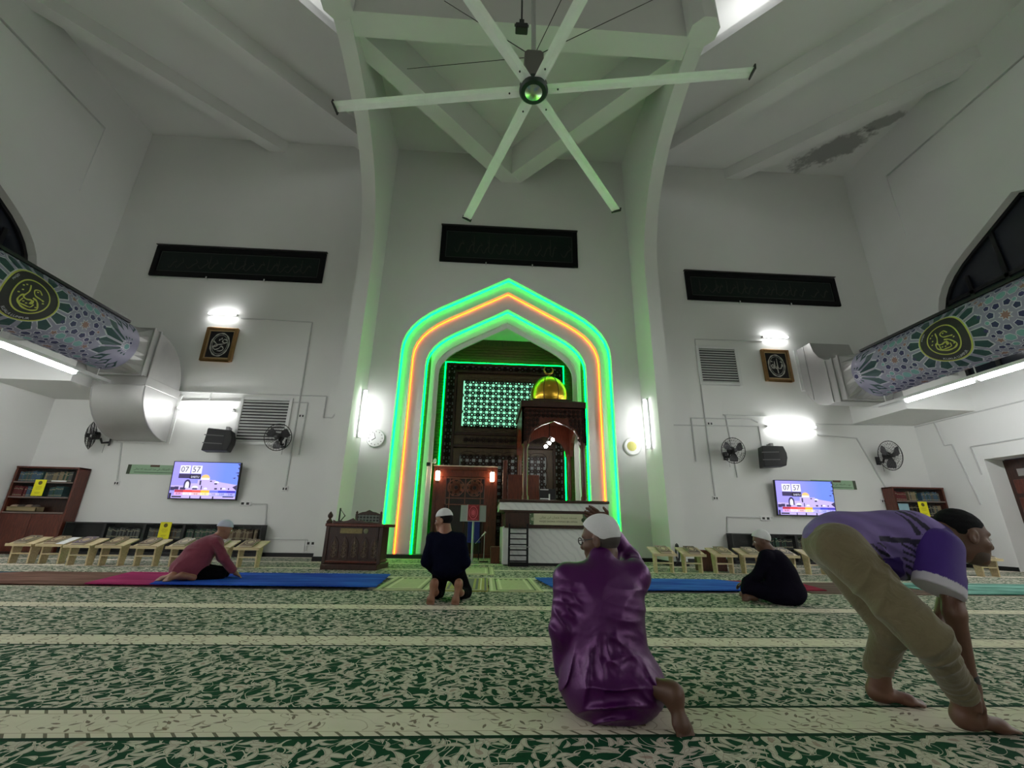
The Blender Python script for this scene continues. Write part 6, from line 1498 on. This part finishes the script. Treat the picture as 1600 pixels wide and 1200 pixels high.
# ---- man in dark navy kneeling upright near the niche
org = V3(-.85, 5.5, 0); pk = thing('person', 'person in dark navy shirt and white cap kneeling upright', 'person', tuple(org))
hp_, R, W_ = head_prims((-.985, 5.44, .875), (-.92, .35, -.12), (0, 0, 1), 1.0, V3(-.955, 5.42, .74))
kL, kR = V3(-1.02, 5.72, .07), V3(-.70, 5.72, .07)
body = hp_+[('c', (-.955, 5.42, .74), (-.93, 5.42, .55), .07, .12, .05), ('c', (-.93, 5.42, .55), (-.90, 5.50, .36), .12, .13, .05), ('c', (-.97, 5.50, .34), kL, .085, .06, .04), ('c', (-.82, 5.50, .34), kR, .085, .06, .04), ('c', kL, (-1.03, 5.34, .10), .055, .036, .03), ('c', kR, (-.74, 5.34, .10), .055, .036, .03),
    ('c', (-1.10, 5.42, .66), (-1.15, 5.40, .42), .045, .038, .03), ('c', (-1.15, 5.40, .42), (-1.06, 5.60, .30), .036, .026, .02), ('c', (-.77, 5.42, .66), (-.70, 5.40, .42), .045, .038, .03), ('c', (-.70, 5.40, .42), (-.78, 5.60, .30), .036, .026, .02)]
for x_ in (-1.035, -.765): body += foot_prims(V3(x_+.01, 5.27, .215), V3(x_-.015, 5.235, .055), (0, -1, .15), 1.05, V3(x_+.005, 5.36, .11))
body += hand_prims((-1.06, 5.60, .30), (.3, .7, -.3), (-.3, .3, .9), -1, .3)+hand_prims((-.78, 5.60, .30), (-.3, .7, -.3), (.3, .3, .9), 1, .3)
organic('body', body, .0075, SKIN3, pk, org); eyes(pk, W_, R, org)
navy = cloth('navy_cloth', (6, 9, 24), (12, 15, 36), .9, 80., .2, 0); blk = cloth('black_cloth', (5, 5, 7), (10, 10, 13), .95, 80., .2, 0)
organic('shirt', [('e', (-.925, 5.42, .585), (.20, .135, .17), None, 0), ('e', (-.915, 5.44, .44), (.185, .145, .19), None, .06), ('c', (-1.10, 5.42, .675), (-.775, 5.42, .675), .065, .065, .05), ('c', (-.955, 5.42, .70), (-.96, 5.425, .755), .07, .062, .03), ('e', (-.90, 5.49, .33), (.18, .16, .10), None, .06),
    ('c', (-1.10, 5.42, .66), (-1.15, 5.40, .42), .066, .060, .04), ('c', (-1.15, 5.40, .42), (-1.07, 5.58, .31), .058, .048, .03), ('c', (-.77, 5.42, .66), (-.70, 5.40, .42), .066, .060, .04), ('c', (-.70, 5.40, .42), (-.78, 5.58, .31), .058, .048, .03), ('disp', folds(.004, 12, 21), 0)], .0085, navy, pk, org)
organic('trousers', [('e', (-.90, 5.50, .33), (.17, .15, .11), None, 0), ('c', (-.98, 5.50, .32), kL, .105, .080, .05), ('c', (-.82, 5.50, .32), kR, .105, .085, .05), ('c', kL, (-1.02, 5.50, .075), .075, .062, .03), ('c', kR, (-.735, 5.45, .08), .078, .065, .03), ('disp', folds(.004, 14, 22), 0), ('cut', (0, 0, -1), -.003, 0)], .0085, blk, pk, org)
organic('hair', [('e', W_(0, -.020, .022), (.080, .099, .084), R, 0), ('cut', tuple(R@V3(0, .9, -.35)), float((R@V3(0, .9, -.35))@W_(0, -.005, -.01)), 0)], .0075, HAIR, pk, org)
organic('cap', cap_prims(W_, R, 1.03, .0, .045, .012), .007, CAPW, pk, org)

# ---- man in a maroon tunic kneeling and reaching to the floor
org = V3(-4.45, 6.85, 0); pm = thing('person', 'person in maroon tunic and white cap kneeling and reaching down', 'person', tuple(org))
hp_, R, W_ = head_prims((-4.315, 6.93, .71), (.62, .72, -.22), (.12, .12, 1), 1.0, V3(-4.385, 6.88, .58))
body = hp_+[('c', (-4.385, 6.88, .58), (-4.46, 6.84, .42), .07, .13, .05), ('c', (-4.46, 6.84, .42), (-4.58, 6.74, .20), .13, .15, .05), ('c', (-4.58, 6.70, .18), (-4.22, 6.86, .10), .10, .07, .04), ('c', (-4.56, 6.86, .18), (-4.3, 7.1, .10), .10, .07, .04),
    ('c', (-4.30, 6.78, .53), (-4.19, 6.84, .32), .045, .038, .03), ('c', (-4.19, 6.84, .32), (-4.06, 6.95, .13), .036, .026, .02), ('c', (-4.48, 7.0, .53), (-4.38, 7.12, .32), .045, .038, .03), ('c', (-4.38, 7.12, .32), (-4.2, 7.15, .14), .036, .026, .02)]
body += hand_prims((-4.06, 6.95, .13), (.72, .35, -.55), (.4, .2, .85), -1, .2)+hand_prims((-4.2, 7.15, .14), (.7, .3, -.4), (.3, .2, .9), 1, .2)+foot_prims(V3(-4.64, 6.56, .11), V3(-4.78, 6.55, .085), (.2, -.6, .8), 1.0, V3(-4.54, 6.62, .09))+foot_prims(V3(-4.52, 6.55, .11), V3(-4.65, 6.50, .085), (.2, -.6, .8), 1.0, V3(-4.42, 6.62, .09))
organic('body', body+[('cut', (0, 0, -1), -.054, 0)], .0085, SKIN3, pm, org); eyes(pm, W_, R, org)
maroon = cloth('maroon_cloth', (98, 40, 56), (128, 58, 74), .85, 70., .3)
organic('tunic', [('e', (-4.59, 6.74, .20), (.22, .20, .19), None, 0), ('e', (-4.53, 6.79, .36), (.20, .18, .19), None, .08), ('e', (-4.43, 6.86, .50), (.17, .17, .13), None, .07), ('c', (-4.33, 6.79, .545), (-4.47, 7.0, .545), .06, .06, .05), ('c', (-4.40, 6.875, .56), (-4.375, 6.885, .605), .075, .062, .03),
    ('c', (-4.31, 6.785, .53), (-4.19, 6.84, .32), .070, .064, .04), ('c', (-4.19, 6.84, .32), (-4.085, 6.93, .165), .062, .055, .03), ('c', (-4.48, 7.0, .53), (-4.38, 7.12, .32), .068, .06, .04), ('c', (-4.38, 7.12, .32), (-4.22, 7.14, .17), .06, .05, .03), ('disp', creases([((-4.55, 6.6, .3), .2, (.3, 0, 1), 60, .02, 0), ((-4.3, 6.75, .45), .14, (.6, .3, .5), 70, .016, 0), ((-4.6, 6.55, .18), .16, (1, 0, .3), 60, .018, 0), ((-4.2, 6.82, .3), .1, (.4, 0, .9), 90, .012, 0)]), 0), ('disp', folds(.004, 11, 31), 0), ('cut', (0, 0, -1), -.095, 0)], .0095, maroon, pm, org)
organic('sarong', [('c', (-4.56, 6.72, .15), (-4.22, 6.86, .11), .12, .085, .0), ('c', (-4.56, 6.86, .15), (-4.3, 7.1, .11), .12, .085, .05), ('disp', folds(.004, 14, 32), 0), ('cut', (0, 0, -1), -.056, 0)], .0095, blk, pm, org)
organic('cap', cap_prims(W_, R, 1.04, -.15, .038, .008), .008, cloth('pale_blue_cap', (170, 176, 196), (196, 200, 216), .9, 120., .4), pm, org)

# ---- man in black sitting cross-legged
org = V3(3.0, 5.5, 0); pn_ = thing('person', 'person in black tunic and white cap sitting cross legged', 'person', tuple(org))
hp_, R, W_ = head_prims((2.985, 5.56, .705), (-.86, .42, -.26), (-.10, .06, 1), 1.0, V3(3.05, 5.53, .57))
body = hp_+[('c', (3.05, 5.53, .57), (3.10, 5.50, .40), .07, .13, .05), ('c', (3.10, 5.50, .40), (3.13, 5.45, .14), .13, .15, .05), ('c', (3.05, 5.40, .13), (2.76, 5.62, .15), .09, .065, .04), ('c', (2.76, 5.62, .15), (2.86, 5.86, .07), .055, .04, .03), ('c', (3.15, 5.5, .13), (3.1, 5.95, .13), .09, .065, .04), ('c', (3.1, 5.95, .13), (2.78, 5.80, .06), .055, .04, .03),
    ('c', (2.93, 5.44, .52), (2.84, 5.50, .32), .045, .038, .03), ('c', (2.84, 5.50, .32), (2.76, 5.66, .22), .036, .026, .02), ('c', (3.2, 5.62, .52), (3.15, 5.8, .3), .045, .038, .03), ('c', (3.15, 5.8, .3), (3.0, 5.9, .2), .036, .026, .02)]
body += hand_prims((2.76, 5.66, .22), (-.4, .6, -.3), (-.2, .2, .9), -1, .4)+hand_prims((3.0, 5.9, .2), (-.6, .4, -.3), (-.2, .2, .9), 1, .4)+foot_prims(V3(2.80, 5.58, .05), V3(2.69, 5.56, .055), (-.2, -.8, .5), 1.0)
organic('body', body, .0075, SKIN2, pn_, org); eyes(pn_, W_, R, org)
dk_ = cloth('black_tunic_cloth', (10, 8, 18), (17, 14, 28), .9, 80., .2, 0)
organic('tunic', [('e', (3.12, 5.46, .14), (.235, .20, .17), None, 0), ('e', (3.11, 5.48, .30), (.20, .17, .20), None, .08), ('e', (3.07, 5.52, .45), (.185, .15, .15), None, .07), ('c', (2.95, 5.46, .53), (3.19, 5.61, .53), .062, .062, .05), ('c', (3.06, 5.53, .54), (3.045, 5.535, .595), .075, .06, .03), ('c', (2.94, 5.45, .52), (2.84, 5.50, .32), .068, .062, .04), ('c', (2.84, 5.50, .32), (2.765, 5.65, .23), .06, .05, .03),
    ('c', (3.2, 5.62, .52), (3.15, 5.8, .3), .066, .06, .04), ('c', (3.15, 5.8, .3), (3.0, 5.9, .2), .058, .048, .03), ('c', (3.04, 5.40, .12), (2.765, 5.62, .15), .115, .085, .05), ('c', (2.765, 5.62, .14), (2.85, 5.82, .09), .08, .065, .03), ('c', (3.15, 5.5, .13), (3.1, 5.92, .13), .11, .085, .05), ('disp', folds(.004, 12, 41), 0), ('cut', (0, 0, -1), -.003, 0)], .0085, dk_, pn_, org)
organic('cap', cap_prims(W_, R, 1.03, -.55, .028, .004), .007, CAPW, pn_, org)
